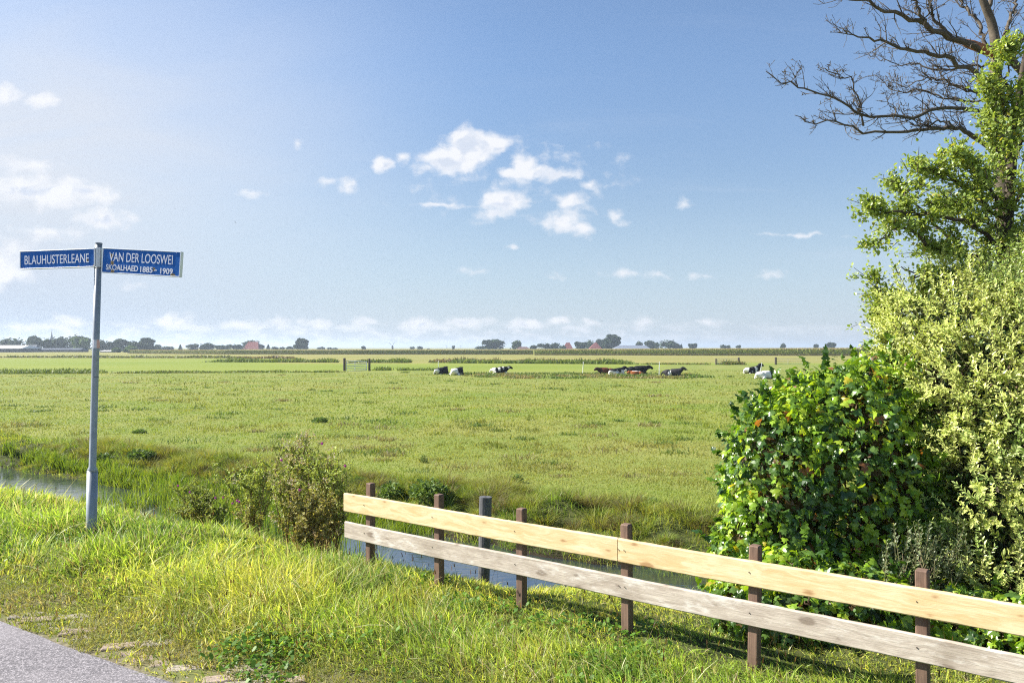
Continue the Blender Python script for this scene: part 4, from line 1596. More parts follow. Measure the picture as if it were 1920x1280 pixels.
VG = 'trees round the village on the left'
HG = 'trees on the horizon'
FGp = 'trees round the red-roofed farms'
for a in [
    (22, 634.5, 58, 520, 'dome', 'broad dark tree behind the white-roofed barn at the far left', VG),
    (62, 630, 26, 560, 'round', 'tall round tree just left of the church spire', VG),
    (82, 634, 38, 500, 'dome', 'dark spreading tree directly in front of the church spire', VG),
    (114, 632, 36, 520, 'round', 'dark round tree just right of the church spire', VG),
    (146, 627, 52, 560, 'dome', 'tallest broad tree of the village, left of the signpost pole', VG),
    (152, 633, 34, 500, 'round', 'paler yellowish tree in front of the tallest village tree', VG, 1.0),
    (192, 638, 24, 540, 'round', 'dark tree showing just right of the signpost pole', VG),
    (209, 641, 20, 540, 'round', 'small dark tree second right of the signpost pole', VG),
    (227, 636, 28, 540, 'round', 'dark pointed tree third right of the signpost pole', VG),
    (252, 639.5, 28, 540, 'round', 'rounded dark tree between the third and the last tall village tree', VG),
    (274, 634.5, 30, 540, 'tall', 'tall rightmost tree of the village group with gaps in its crown', VG),
    (218, 652, 15, 430, 'low', 'pale grey-green bush below the third tree right of the pole', VG, .9),
    (238, 653, 13, 430, 'low', 'small pale bush at the left start of the maize', VG, .9),
    (247, 647.5, 22, 440, 'low', 'pale green rounded bush in front of the dark village trees', VG, .9),
    (294, 646, 16, 640, 'low', 'small round bush just right of the village trees', VG),
    (311, 649, 26, 640, 'low', 'low wide bush right of the village trees', VG),
    (338, 646, 8, 640, 'cone', 'little conical tree alone before the long hedge', HG),
    (362, 645, 24, 640, 'round', 'first rounded tree of the hedge row left of the red hip roof', HG),
    (388, 643, 30, 640, 'round', 'highest rounded tree of the hedge row left of the red hip roof', HG),
    (416, 646, 32, 640, 'dome', 'third rounded tree of the hedge row left of the red hip roof', HG),
    (441, 645, 32, 640, 'dome', 'last tree of the hedge row touching the red hip roof', HG),
    (471, 638, 34, 690, 'round', 'tree rising behind the red hip roof on the left', FGp),
    (489, 646, 16, 660, 'round', 'small dark tree right of the left red hip roof', FGp),
    (503, 646, 9, 660, 'cone', 'dark conical tree right of the left red hip roof', FGp),
    (516, 649.5, 13, 700, 'low', 'low bush right of the dark conical tree', HG),
    (528, 650, 9, 700, 'low', 'tiny bush between the conical tree and the lone tall tree', HG),
    (544, 649, 18, 680, 'low', 'low bush left of the lone tall tree', HG),
    (565, 635, 25, 640, 'tall', 'lone tall tree with a ragged crown standing left of the gate', HG),
    (601, 650, 14, 800, 'low', 'low dark bush right of the lone tall tree', HG),
    (618, 651, 9, 800, 'low', 'tiny dark bush above the left post of the five-bar gate', HG),
    (628, 651.5, 12, 800, 'low', 'flat dark bush above the five-bar gate', HG),
    (682, 648.5, 10, 800, 'round', 'small rounded tree above the right post of the five-bar gate', HG),
    (773, 650, 9, 800, 'round', 'paler small tree right of the windmill', HG, .5),
    (787, 649, 11, 800, 'round', 'dark small round tree second right of the windmill', HG),
    (804, 653, 5, 800, 'low', 'tiniest bush above the leftmost cow', HG),
    (850, 648, 7, 800, 'round', 'small dark tree between the two thin wind turbines', HG),
    (900, 648.5, 22, 760, 'low', 'low tree clump left of the big round tree', HG),
    (925, 636.5, 37, 700, 'round', 'big round tree left of the tall wind turbine', FGp),
    (957, 652, 4, 700, 'cone', 'little dark pointed shrub right of the tall wind turbine', FGp),
    (969, 638, 21, 700, 'round', 'round pale-topped tree beside the low brown barn', FGp, .3),
    (1000, 647, 15, 690, 'round', 'small round tree right of the low brown barn', FGp),
    (1022, 643, 26, 690, 'dome', 'dark spreading tree left of the small red farmhouse', FGp),
    (1041, 642.5, 19, 700, 'round', 'round tree touching the left of the small red farmhouse', FGp),
    (1054, 647, 13, 670, 'low', 'bush in front of the small red farmhouse', FGp),
    (1089, 641, 25, 680, 'round', 'dark round tree between the two red farm roofs', FGp),
    (1106, 638, 17, 740, 'round', 'pale tree behind the left slope of the pyramid roof', FGp, .5),
    (1125, 636, 17, 740, 'round', 'dark tree behind the right slope of the pyramid roof', FGp),
    (1147, 628, 30, 700, 'tall', 'tallest tree on the horizon, right of the pyramid roof', FGp),
    (1199, 640, 16, 800, 'round', 'small leaning tree behind the long grey shed', FGp),
    (1219, 638.5, 20, 780, 'round', 'dark tree at the right end of the long grey shed', FGp),
    (1231, 642, 10, 770, 'round', 'narrow tree left of the big dome-shaped tree', FGp),
    (1253, 638, 40, 740, 'dome', 'big smooth dome-shaped tree right of the long grey shed', FGp),
    (1278, 645, 6, 760, 'cone', 'small conical tree right of the big dome-shaped tree', HG),
    (1299, 644, 17, 780, 'round', 'small round tree second right of the big dome-shaped tree', HG),
    (1356, 646, 12, 800, 'round', 'small round tree above the left rail gate', HG),
    (1366.5, 647, 6, 800, 'round', 'tiny tree next to the small round tree above the left rail gate', HG),
    (1385, 647, 10, 800, 'round', 'tiny paired tree above the right post of the left rail gate', HG),
    (1468, 643.5, 11, 780, 'round', 'small domed tree above the right rail gate', HG),
    (1530, 645, 9, 800, 'round', 'small tree above the maize, left of the wider tree near the leafy tree', HG),
    (1558, 642, 17, 780, 'round', 'wider dark tree above the maize near the leafy tree', HG),
    (1619, 645, 8, 800, 'round', 'tiny tree above the maize closest to the leafy tree', HG),
]:
    far_tree(*a)

# ------------------------------------------------------------------ distant buildings
roof_red = plain_mat('red_tile', (.19, .06, .05), .8, .2, 0, .25, 1.2)
roof_brown = plain_mat('brown_tile', (.12, .065, .05), .8, .2, 0, .2, 1.2)
roof_slate = plain_mat('slate', (.075, .085, .11), .6, .3, 0, .2, 1.0)
roof_sheet = plain_mat('fibre_sheet', (.17, .19, .23), .55, .3, 0, .15, 1.0)
roof_white = plain_mat('pale_sheet', (.62, .60, .58), .5, .4, 0, .06, .6)
wall_brick = plain_mat('brick', (.20, .095, .065), .9, .2, 0, .2, 2.0)
wall_dark = plain_mat('dark_boards', (.07, .075, .09), .8, .2, 0, .2, 1.0)
wall_white = plain_mat('white_wall', (.62, .63, .66), .8, .2, 0, .06, 1.0)
glass_far = plain_mat('window_glass', (.03, .04, .05), .1, .6)


def hip_house(name, c0, c1, r0, r1, top, eave, y, dep, roofm, wallm, label, cat, group=None, windows=3, door=True):
    """c0..c1 eaves, r0..r1 ridge (columns), top/eave rows"""
    x0, x1 = (c0 - 960) / F * y, (c1 - 960) / F * y
    q0, q1 = (r0 - 960) / F * y, (r1 - 960) / F * y
    zt, ze = H + (HY - top) / F * y, H + (HY - eave) / F * y
    cx = (x0 + x1) / 2
    root = empty(name, (cx, y, -1.0), label, cat, group)
    zt, ze = zt + 1.0, ze + 1.0
    x0, x1, q0, q1 = x0 - cx, x1 - cx, q0 - cx, q1 - cx
    e = .25
    mb = MB()
    mb.box((x0 + e, 0 + e, -.3), (x1 - e, dep - e, ze - .01))
    mb.build('wall', wallm, root)
    mb = MB()
    h = dep / 2
    V = [(x0, 0, ze), (x1, 0, ze), (x1, dep, ze), (x0, dep, ze), (q0, h, zt), (q1, h, zt)]
    mb.add(V, [[(0, 1, 5, 4), (2, 3, 4, 5), (3, 2, 1, 0)], [(1, 2, 5), (3, 0, 4)]])
    mb.build('roof', roofm, root)
    if ze > 2:
        for k in range(windows):
            wx = x0 + (x1 - x0) * (k + .8) / (windows + .6)
            mb = MB()
            mb.box((wx - .5, e - .06, ze * .35), (wx + .5, e + .05, ze * .75))
            mb.build('window', glass_far, root)
        if door:
            mb = MB()
            wx = x0 + (x1 - x0) * .12
            mb.box((wx - .8, e - .06, -.2), (wx + .8, e + .05, min(2.2, ze * .8)))
            mb.build('door', wall_white, root)


hip_house('farmhouse', 454, 485, 461, 479, 640.5, 655, 650, 13, roof_red, wall_brick, 'farmhouse with a broad red hip roof at the end of the hedge row', 'farmhouse', 'red-roofed farmhouses')
hip_house('farmhouse', 1055, 1076, 1062.5, 1069, 642, 656, 720, 12, roof_red, wall_brick, 'small farmhouse with a steep red roof between dark trees', 'farmhouse', 'red-roofed farmhouses')
hip_house('farmhouse', 1103, 1131, 1117, 1119.5, 641.5, 656.5, 700, 13, roof_red, wall_brick, 'farmhouse with a red pyramid roof left of the tallest tree', 'farmhouse', 'red-roofed farmhouses')
hip_house('barn', 966, 996, 974, 988, 650, 655, 680, 12, roof_brown, wall_dark, 'low brown barn between the round pale-topped tree and the small tree', 'barn')
hip_house('shed', 1151, 1222, 1165, 1214, 647, 654.5, 660, 22, roof_sheet, wall_dark, 'long low grey shed right of the tallest tree', 'shed')
hip_house('barn', -36, 39, -30, 35, 647, 653.3, 440, 20, roof_white, wall_dark, 'dark barn with a pale sheet roof at the far left edge', 'barn', None, 0)
hip_house('house', 46, 65, 49, 62, 646.5, 655, 470, 9, roof_slate, wall_brick, 'small dark-roofed house right of the pale-roofed barn', 'house', None, 2)
hip_house('shed', 66, 150, 68, 148, 652.5, 655.5, 460, 10, roof_slate, wall_dark, 'long flat dark shed below the village trees left of the signpost pole', 'shed', None, 6)
hip_house('shed', 186, 207, 188, 205, 656.5, 658.5, 440, 8, roof_white, wall_dark, 'low shed with a pale roof just right of the signpost pole', 'shed', None, 0)


def church():
    y = 900
    x = (97 - 960) / F * y
    root = empty('church_tower', (x, y, -1.0), 'slender church spire rising behind the village trees at the far left', 'church')
    s = y / F
    zt = H + (HY - 619) * s + 1
    ze = H + (HY - 634) * s + 1
    w = 2.5 * s * .9
    mb = MB()
    mb.box((-w, -w, -1), (w, w, ze))
    mb.build('wall', plain_mat('church_brick', (.12, .11, .12), .9), root)
    mb = MB()
    k = 8
    a = np.arange(k) / k * 6.2832 + .39
    V = [(w * 1.15 * math.cos(q), w * 1.15 * math.sin(q), ze) for q in a] + [(w * .5 * math.cos(q), w * .5 * math.sin(q), ze + (zt - ze) * .4) for q in a] + [(0, 0, zt)]
    mb.add(V, [[(i, (i + 1) % k, k + (i + 1) % k, k + i) for i in range(k)], [(k + i, k + (i + 1) % k, 2 * k) for i in range(k)]])
    mb.build('spire', roof_slate, root)
    mb = MB()
    mb.tube([(0, 0, zt - .2), (0, 0, zt + 1.4)], .12, 5)
    mb.build('weathervane', wall_dark, root)


church()


def turbine(c, hub, foot, y, blade, rot, label, m, yaw=0.0):
    x = (c - 960) / F * y
    s = y / F
    zh = H + (HY - hub) * s + 1
    root = empty('wind_turbine', (x, y, -1.0), label, 'wind turbine', 'wind turbines on the horizon', yaw)
    mb = MB()
    mb.tube([(0, 0, -1), (0, 0, zh * .5), (0, 0, zh - .3)], [.55 * s * 1.2, .45 * s * 1.2, .3 * s * 1.2], 10)
    mb.build('tower', m, root, True)
    mb = MB()
    mb.box((-.5 * s, -1.2 * s, zh - .4 * s), (.5 * s, 1.2 * s, zh + .5 * s), None, None, .1 * s)
    mb.build('nacelle', m, root)
    for k in range(3):
        a = rot + k * 2 * math.pi / 3
        mb = MB()
        L = blade * s
        d = np.array([math.sin(a), 0, math.cos(a)])
        o = np.array([0, -1.3 * s, zh])
        mb.tube([o + d * L * f for f in (0, .15, .5, 1)], [.28 * s, .42 * s, .30 * s, .08 * s], 6)
        mb.build('blade', m, root, True)


grey_t = plain_mat('turbine_paint', (.30, .33, .38), .5, .4, 0, .04)
pale_t = plain_mat('turbine_pale', (.50, .53, .58), .5, .4, 0, .04)
turbine(943.7, 639, 655, 1200, 13, .22, 'tall dark wind turbine right of the big round tree', grey_t, .9)
turbine(837, 649.5, 656, 1900, 4.5, 1.57, 'faint low wind turbine above the cow with white hindquarters', pale_t, .3)
turbine(863, 648, 656, 2300, 3.5, .2, 'faintest thin wind turbine right of the small tree, above the second cow', pale_t, .8)


def windmill():
    y = 820
    x = (736 - 960) / F * y
    s = y / F
    root = empty('windmill', (x, y, -1.0), 'old dark windmill with crossed sails standing alone on the horizon', 'windmill')
    zt = H + (HY - 647.5) * s + 1
    mb = MB()
    mb.tube([(0, 0, -1), (0, 0, zt * .45), (0, 0, zt * .8)], [2.4 * s * .8, 2.3 * s * .8, 1.7 * s * .8], 12)
    mb.build('mill_body', plain_mat('thatch', (.085, .08, .085), .9), root, True)
    mb = MB()
    mb.tube([(0, 0, zt * .8), (0, 0, zt * .93), (0, 0, zt)], [1.8 * s * .8, 1.5 * s * .8, .4 * s], 10)
    mb.build('mill_cap', wall_dark, root, True)
    for k, a in enumerate((-.75, .55, .55 + math.pi, -.75 + math.pi)):
        d = np.array([math.sin(a), 0, math.cos(a)])
        L = 8.0 * s if k < 2 else 3.2 * s
        o = np.array([-.5 * s, -2.2 * s, zt * .9])
        mb = MB()
        mb.tube([o, o + d * L], .22 * s, 5)
        e = np.array([d[2], 0, -d[0]])
        mb.tube([o + d * L * .3 + e * .45 * s, o + d * L + e * .45 * s], .12 * s, 4)
        mb.build('sail', plain_mat('sail_wood', (.16, .17, .19), .8), root)


windmill()
# ------------------------------------------------------------------ near foliage


def unit(a):
    return a / (np.linalg.norm(a, axis=-1, keepdims=True) + 1e-9)


def place_leaves(P, D, N_, S, tmpl, faces, col, rim=None, rimcol=None):
    """P base, D leaf axis, N_ upper side, S length; tmpl (k,3): x across, y along, z up; rim marks edge vertices"""
    D = unit(D)
    X = unit(np.cross(D, N_))
    Z = np.cross(X, D)
    t = np.asarray(tmpl, float)
    k = len(t)
    V = P[:, None, :] + S[:, None, None] * (X[:, None, :] * t[None, :, 0:1] + D[:, None, :] * t[None, :, 1:2] + Z[:, None, :] * t[None, :, 2:3])
    n = len(P)
    b = np.arange(n)[:, None, None] * k
    fs = []
    for f in faces:
        f = np.asarray(f)
        fs.append((b + f[None]).reshape(-1, f.shape[1]))
    cc = np.repeat(col[:, None, :], k, 1)
    if rim is not None:
        r = np.asarray(rim)[None, :, None]
        cc = cc * (1 - r) + rimcol[:, None, :] * r
    return V.reshape(-1, 3), fs, cc.reshape(-1, 3)


# five-lobed ivy leaf: midrib vertices 0..2, then the outline of each half
IVY_T = [(0, 0, 0), (0, .45, .03), (0, 1.0, -.10),
         (-.30, -.10, -.02), (-.52, .12, -.10), (-.27, .36, .0), (-.34, .62, -.08), (-.14, .66, -.01),
         (.30, -.10, -.02), (.52, .12, -.10), (.27, .36, .0), (.34, .62, -.08), (.14, .66, -.01)]
IVY_F = [[(0, 1, 5, 4), (1, 7, 6, 5), (0, 9, 10, 1), (1, 10, 11, 12)], [(0, 4, 3), (1, 2, 7), (0, 8, 9), (1, 12, 2)]]
# lance leaf, folded along the midrib
LEAF_T = [(0, 0, 0), (0, .5, -.02), (0, 1.0, -.09), (-.20, .28, .04), (-.19, .66, .02), (.20, .28, .04), (.19, .66, .02)]
LEAF_F = [[(0, 1, 4, 3), (0, 5, 6, 1)], [(1, 2, 4), (1, 6, 2)]]
LEAF_RIM = [0.2, 0.0, 1, 1, 1, 1, 1]
WIDE_T = [(0, 0, 0), (0, .5, -.02), (0, 1.0, -.10), (-.31, .30, .05), (-.24, .68, .03), (.31, .30, .05), (.24, .68, .03)]


class Leaves:
    def __init__(self):
        self.p = []

    def add(self, *a, **k):
        self.p.append(place_leaves(*a, **k))

    def build(self, name, m, parent):
        V, F3, F4, COL, n = [], [], [], [], 0
        for v, fs, c in self.p:
            V.append(v)
            COL.append(c)
            for f in fs:
                (F3 if f.shape[1] == 3 else F4).append(f + n)
            n += len(v)
        fs = [np.concatenate(q) for q in (F4, F3) if q]
        return link(name, np_mesh(name, np.concatenate(V), fs, np.concatenate(COL)), m, parent)


def rnd_unit(n):
    return unit(R.normal(0, 1, (n, 3)))


def shell_points(blobs, n, depth=.10, zmin=None):
    """points near the outer skin of a union of ellipsoids, with outward normals"""
    w = np.array([b[3] * b[5] + b[3] * b[4] + b[4] * b[5] for b in blobs])
    w = w / w.sum()
    Ps, Ns = [], []
    for i, b in enumerate(blobs):
        k = int(n * w[i] * 1.8)
        d = rnd_unit(k)
        c, r = np.array(b[:3]), np.array(b[3:6])
        bump = 1 + .20 * (fbm(d[:, 0] * 3 + d[:, 2] * 2 + i, d[:, 1] * 3 - d[:, 2] * 2, 200 + i, 3) - .5)
        q = c + d * r * (bump * (1 - np.abs(R.normal(0, depth, k))))[:, None]
        inside = np.zeros(k, bool)
        for j, bb in enumerate(blobs):
            if j != i:
                e = (q - np.array(bb[:3])) / np.array(bb[3:6])
                inside |= (e * e).sum(1) < .72
        Ps.append(q[~inside])
        Ns.append(unit(d / r)[~inside])
    P, N_ = np.concatenate(Ps), np.concatenate(Ns)
    k = np.ones(len(P), bool) if zmin is None else P[:, 2] > zmin(P[:, 0], P[:, 1])
    return P[k], N_[k]


def blob(c, r, y, rw, rh, rd):
    p = px(c, r, y)
    return (p[0], p[1], p[2], rw / F * y, rd, rh / F * y)


def ivy_bush():
    p0 = px(1540, 1180, 5.9)
    root = empty('ivy_bush', (p0[0], p0[1], float(terr(p0[0], p0[1]))), 'rounded glossy dark ivy bush with yellow-green sunlit leaves growing behind the fence', 'bush')
    o = np.array(root.location)
    bl = [blob(1555, 905, 5.95, 195, 215, .62), blob(1460, 930, 5.75, 108, 190, .42), blob(1620, 800, 6.1, 110, 130, .45), blob(1540, 1080, 5.75, 185, 125, .48),
          blob(1500, 800, 5.95, 100, 85, .4), blob(1680, 1000, 5.9, 120, 190, .5), blob(1395, 1055, 5.7, 62, 105, .3), blob(1655, 700, 6.3, 60, 40, .3),
          blob(1660, 1150, 5.35, 120, 70, .35), blob(1800, 1160, 5.05, 120, 70, .35), blob(1940, 1190, 4.8, 130, 80, .35),
          blob(1470, 1115, 5.15, 120, 90, .28), blob(1395, 1130, 5.0, 66, 78, .24), blob(1590, 1135, 4.95, 120, 80, .28), blob(1490, 1165, 4.85, 110, 62, .2)]
    gz = lambda x, y: terr(x, y) + .03
    lv = Leaves()
    P, N_ = shell_points(bl, 11500, .09, gz)
    n = len(P)
    D = unit(np.array([0, 0, -.75]) + .45 * N_ + R.normal(0, .45, (n, 3)))
    Nn = unit(N_ + R.normal(0, .42, (n, 3)) + np.array([0, 0, .35]))
    S = R.uniform(.026, .080, n)
    sun_tinted = (fbm(P[:, 0] * 2.5, P[:, 2] * 2.5 + P[:, 1], 210, 3) + R.normal(0, .12, n)) > .50
    c = lerp(np.array([.070, .150, .034]), np.array([.15, .255, .05]), R.random(n))
    c[sun_tinted] = lerp(np.array([.21, .39, .035]), np.array([.42, .53, .055]), R.random(sun_tinted.sum()))  # bright yellow-green tint stands for sun showing through the leaves
    dry = R.random(n) < .018
    c[dry] = np.array([.26, .11, .04])
    yl = R.random(n) < .012
    c[yl] = np.array([.42, .36, .03])
    lv.add(P, D, Nn, S, IVY_T, IVY_F, c * R.uniform(.8, 1.2, n)[:, None])
    # sprigs sticking out of the outline
    P, N_ = shell_points(bl, 420, .02, gz)
    for p, nn in zip(P, N_):
        if nn[2] < -.2:
            continue
        k = 5
        f = np.linspace(.2, 1, k)[:, None]
        Q = p + nn * f * R.uniform(.04, .12) + np.array([0, 0, .03]) * f
        cc = np.tile(np.array([.12, .22, .02]) if R.random() < .6 else np.array([.035, .085, .017]), (k, 1))
        lv.add(Q, unit(nn + R.normal(0, .7, (k, 3))), unit(nn + np.array([0, 0, .6]) + R.normal(0, .4, (k, 3))), R.uniform(.035, .07, k), IVY_T, IVY_F, cc * R.uniform(.8, 1.25, k)[:, None])
    f = lv.build('foliage', M_IVY, root)
    f.location = -o
    # inner tangle of stems
    mb = MB()
    for q in range(260):
        b = bl[R.integers(len(bl))]
        a = np.array([b[0], b[1], b[2]]) + rnd_unit(1)[0] * np.array(b[3:6]) * .55
        e = np.array([b[0], b[1], b[2]]) + rnd_unit(1)[0] * np.array(b[3:6]) * .90
        m_ = (a + e) / 2 + R.normal(0, .05, 3)
        if min(a[2], e[2]) < -.3:
            continue
        mb.tube([a, m_, e], [.008, .006, .003], 5, np.array([.10, .062, .04]) * R.uniform(.6, 1.4))
    for q in range(6):
        b = bl[q]
        a = np.array([b[0] + R.normal(0, .15), b[1] + R.normal(0, .1), 0])
        a[2] = float(terr(a[0], a[1])) - .05
        mb.tube([a, (a + np.array(b[:3])) / 2 + R.normal(0, .06, 3), np.array(b[:3])], [.035, .025, .012], 7, (.09, .06, .042))
    s_ = mb.build('stems', M_BARK, root, True)
    s_.location = -o
    # dark green and brown leaves added inside to keep the middle dark
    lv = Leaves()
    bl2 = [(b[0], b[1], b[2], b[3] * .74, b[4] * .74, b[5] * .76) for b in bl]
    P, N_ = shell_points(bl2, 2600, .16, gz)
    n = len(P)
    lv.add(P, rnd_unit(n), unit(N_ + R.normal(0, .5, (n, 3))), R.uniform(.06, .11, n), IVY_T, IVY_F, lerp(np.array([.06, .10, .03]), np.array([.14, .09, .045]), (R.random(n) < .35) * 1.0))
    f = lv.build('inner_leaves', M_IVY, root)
    f.location = -o


ivy_bush()


def shoots(lv, mb, base, dirs, length, leafL, col, rimcol, n_leaf=11, upcurve=.25, tmpl=LEAF_T, stemcol=(.16, .15, .07), rim=True, spread=.8):
    """leafy shoots: opposite leaves up a gently curving stem"""
    for p, d, L in zip(base, dirs, length):
        k = max(4, int(n_leaf * L / .16))
        f = np.linspace(.06, 1, k)
        curve = p + d * (f * L)[:, None] + np.array([0, 0, 1.0]) * (upcurve * L * f ** 2)[:, None]
        tan = unit(d + np.array([0, 0, 2 * upcurve]) * f[:, None])
        side = unit(np.cross(tan, np.array([.3, .2, 1.0])))
        side2 = np.cross(tan, side)
        for sg in (-1, 1):
            ph = np.where(np.arange(k) % 2 == 0, 0.0, math.pi / 2) + R.normal(0, .4, k)
            out = sg * (side * np.cos(ph)[:, None] + side2 * np.sin(ph)[:, None])
            D = unit(out * spread + tan * .75 + R.normal(0, .15, (k, 3)))
            Nn = unit(tan * .9 + np.array([0, 0, .5]) + R.normal(0, .25, (k, 3)))
            S = leafL * R.uniform(.7, 1.2, k) * (1 - .45 * f ** 2)
            j = R.uniform(.75, 1.25, k)[:, None]
            lv.add(curve, D, Nn, S, tmpl, LEAF_F, np.tile(col, (k, 1)) * j, LEAF_RIM if rim else None, (np.tile(rimcol, (k, 1)) * j) if rim else None)
        if mb is not None:
            mb.tube([p - d * .08, p + d * L * .5 + np.array([0, 0, upcurve * L * .25]), curve[-1]], [.0035, .0025, .001], 4, stemcol, cap=False)


def variegated_shrub():
    p0 = px(1830, 1130, 5.9)
    root = empty('variegated_shrub', (p0[0], p0[1], float(terr(p0[0], p0[1]))), 'large cream-and-green variegated shrub spreading at the right behind the ivy bush', 'shrub')
    o = np.array(root.location)
    bl = [blob(1860, 760, 5.9, 165, 190, .75), blob(1800, 620, 6.3, 130, 110, .6), blob(1915, 620, 6.2, 150, 120, .7), blob(1860, 930, 5.65, 145, 190, .6),
          blob(1765, 720, 6.1, 75, 110, .4), blob(1960, 900, 5.6, 190, 260, .7), blob(1870, 1080, 5.4, 150, 100, .45), blob(1730, 655, 6.4, 70, 60, .4),
          blob(2080, 720, 6.1, 150, 210, .7), blob(2110, 980, 5.7, 170, 230, .7), blob(2000, 540, 6.3, 110, 90, .5)]
    gz = lambda x, y: terr(x, y) + .04
    lv, mb = Leaves(), MB()
    P, N_ = shell_points(bl, 4100, .10, gz)
    d = unit(N_ * .95 + np.array([-.12, -.08, .42]) + R.normal(0, .42, P.shape))
    tone = fbm(P[:, 0] * 1.8, P[:, 2] * 1.8, 230, 2)
    for i in range(len(P)):
        cr = np.array([.74, .74, .25]) if tone[i] + R.normal(0, .08) > .40 else np.array([.47, .55, .20])
        shoots(lv, mb, P[i:i + 1] - d[i:i + 1] * .08, d[i:i + 1], [R.uniform(.09, .34)], R.uniform(.038, .054), np.array([.22, .35, .06]) * R.uniform(.7, 1.4), cr * R.uniform(.75, 1.15), 8, R.uniform(-.25, .35))
    # leaves filling the body between the shoots
    P, N_ = shell_points([(b[0], b[1], b[2], b[3] * .88, b[4] * .88, b[5] * .88) for b in bl], 11500, .14, gz)
    n = len(P)
    c = lerp(np.array([.07, .14, .032]), np.array([.12, .20, .05]), R.random(n))
    rc = c.copy()
    k = R.random(n) < .55
    rc[k] = np.array([.50, .54, .19]) * R.uniform(.7, 1.2, k.sum())[:, None]
    lv.add(P, unit(N_ * .5 + np.array([0, 0, .4]) + R.normal(0, .6, (n, 3))), unit(N_ + R.normal(0, .4, (n, 3)) + np.array([0, 0, .4])), R.uniform(.032, .052, n), LEAF_T, LEAF_F, c, LEAF_RIM, rc)
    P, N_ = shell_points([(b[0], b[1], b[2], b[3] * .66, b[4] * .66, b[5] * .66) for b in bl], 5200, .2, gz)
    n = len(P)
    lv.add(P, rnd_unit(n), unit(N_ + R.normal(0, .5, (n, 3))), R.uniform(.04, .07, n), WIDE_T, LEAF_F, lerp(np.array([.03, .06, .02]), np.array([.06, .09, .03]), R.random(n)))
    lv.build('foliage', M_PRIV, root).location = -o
    for q in range(170):
        b = bl[R.integers(len(bl))]
        c0 = np.array(b[:3])
        a = c0 + rnd_unit(1)[0] * np.array(b[3:6]) * .3
        e = c0 + unit(R.normal(0, 1, 3) + np.array([0, 0, .5])) * np.array(b[3:6]) * .85
        mb.tube([a, (a + e) / 2 + R.normal(0, .04, 3), e], [.011, .008, .003], 5, np.array([.11, .075, .05]) * R.uniform(.7, 1.3))
    for q in range(7):
        b = bl[q]
        a = np.array([p0[0] + R.normal(0, .3), p0[1] + R.normal(0, .2), 0])
        a[2] = float(terr(a[0], a[1])) - .05
        mb.tube([a, (a + np.array(b[:3])) / 2 + R.normal(0, .08, 3), np.array(b[:3])], [.035, .025, .012], 7, (.11, .08, .055))
    mb.build('stems', M_BARK, root, True).location = -o


variegated_shrub()


def small_variegated():
    """sprigs at the foot of the ivy, shade put into their grey-green colour"""
    p0 = px(1715, 1120, 5.2)
    root = empty('variegated_shrub', (p0[0], p0[1], float(terr(p0[0], p0[1]))), 'small shaded grey-green variegated shrub just behind the fence at the foot of the ivy bush', 'shrub')
    o = np.array(root.location)
    lv, mb = Leaves(), MB()
    g0 = np.array([p0[0], p0[1], float(terr(p0[0], p0[1]))])
    for q in range(170):
        c, r = R.uniform(1640, 1810), R.uniform(1000, 1120)
        if r < 1060 - .42 * (c - 1640) + 60 and r < 1040 and c < 1660:
            continue
        y = R.uniform(5.0, 5.35)
        p = px(c, r + 25, y)
        d = unit(np.array([R.normal(0, .4), R.normal(-.2, .3), 1.0]))
        shoots(lv, mb, p[None], d[None], [R.uniform(.08, .20)], .038, np.array([.095, .15, .06]), np.array([.33, .37, .20]) * R.uniform(.7, 1.1), 8, .1)  # leaf and rim colours greyed and darkened to look shaded
    for q in range(60):
        c, r = R.uniform(1650, 1800), R.uniform(1010, 1120)
        e = px(c, r + 20, R.uniform(5.05, 5.3))
        mb.tube([g0 + R.normal(0, .04, 3), (g0 + e) / 2 + R.normal(0, .05, 3), e], [.008, .006, .0025], 5, (.13, .10, .06))
    lv.build('foliage', M_PRIV, root).location = -o
    mb.build('stems', M_BARK, root, True).location = -o


small_variegated()

# ------------------------------------------------------------------ the two trees


def spline(pts, n):
    """Catmull-Rom through pts (k,3) -> (n,3)"""
    P = np.asarray(pts, float)
    if len(P) == 2:
        return P[0] + (P[1] - P[0]) * np.linspace(0, 1, n)[:, None]
    Q = np.concatenate([[2 * P[0] - P[1]], P, [2 * P[-1] - P[-2]]])
    u = np.linspace(0, len(P) - 1 - 1e-6, n)
    i = u.astype(int)
    f = (u - i)[:, None]
    a, b, c, d = Q[i], Q[i + 1], Q[i + 2], Q[i + 3]
    return .5 * (2 * b + (c - a) * f + (2 * a - 5 * b + 4 * c - d) * f ** 2 + (3 * b - a - 3 * c + d) * f ** 3)


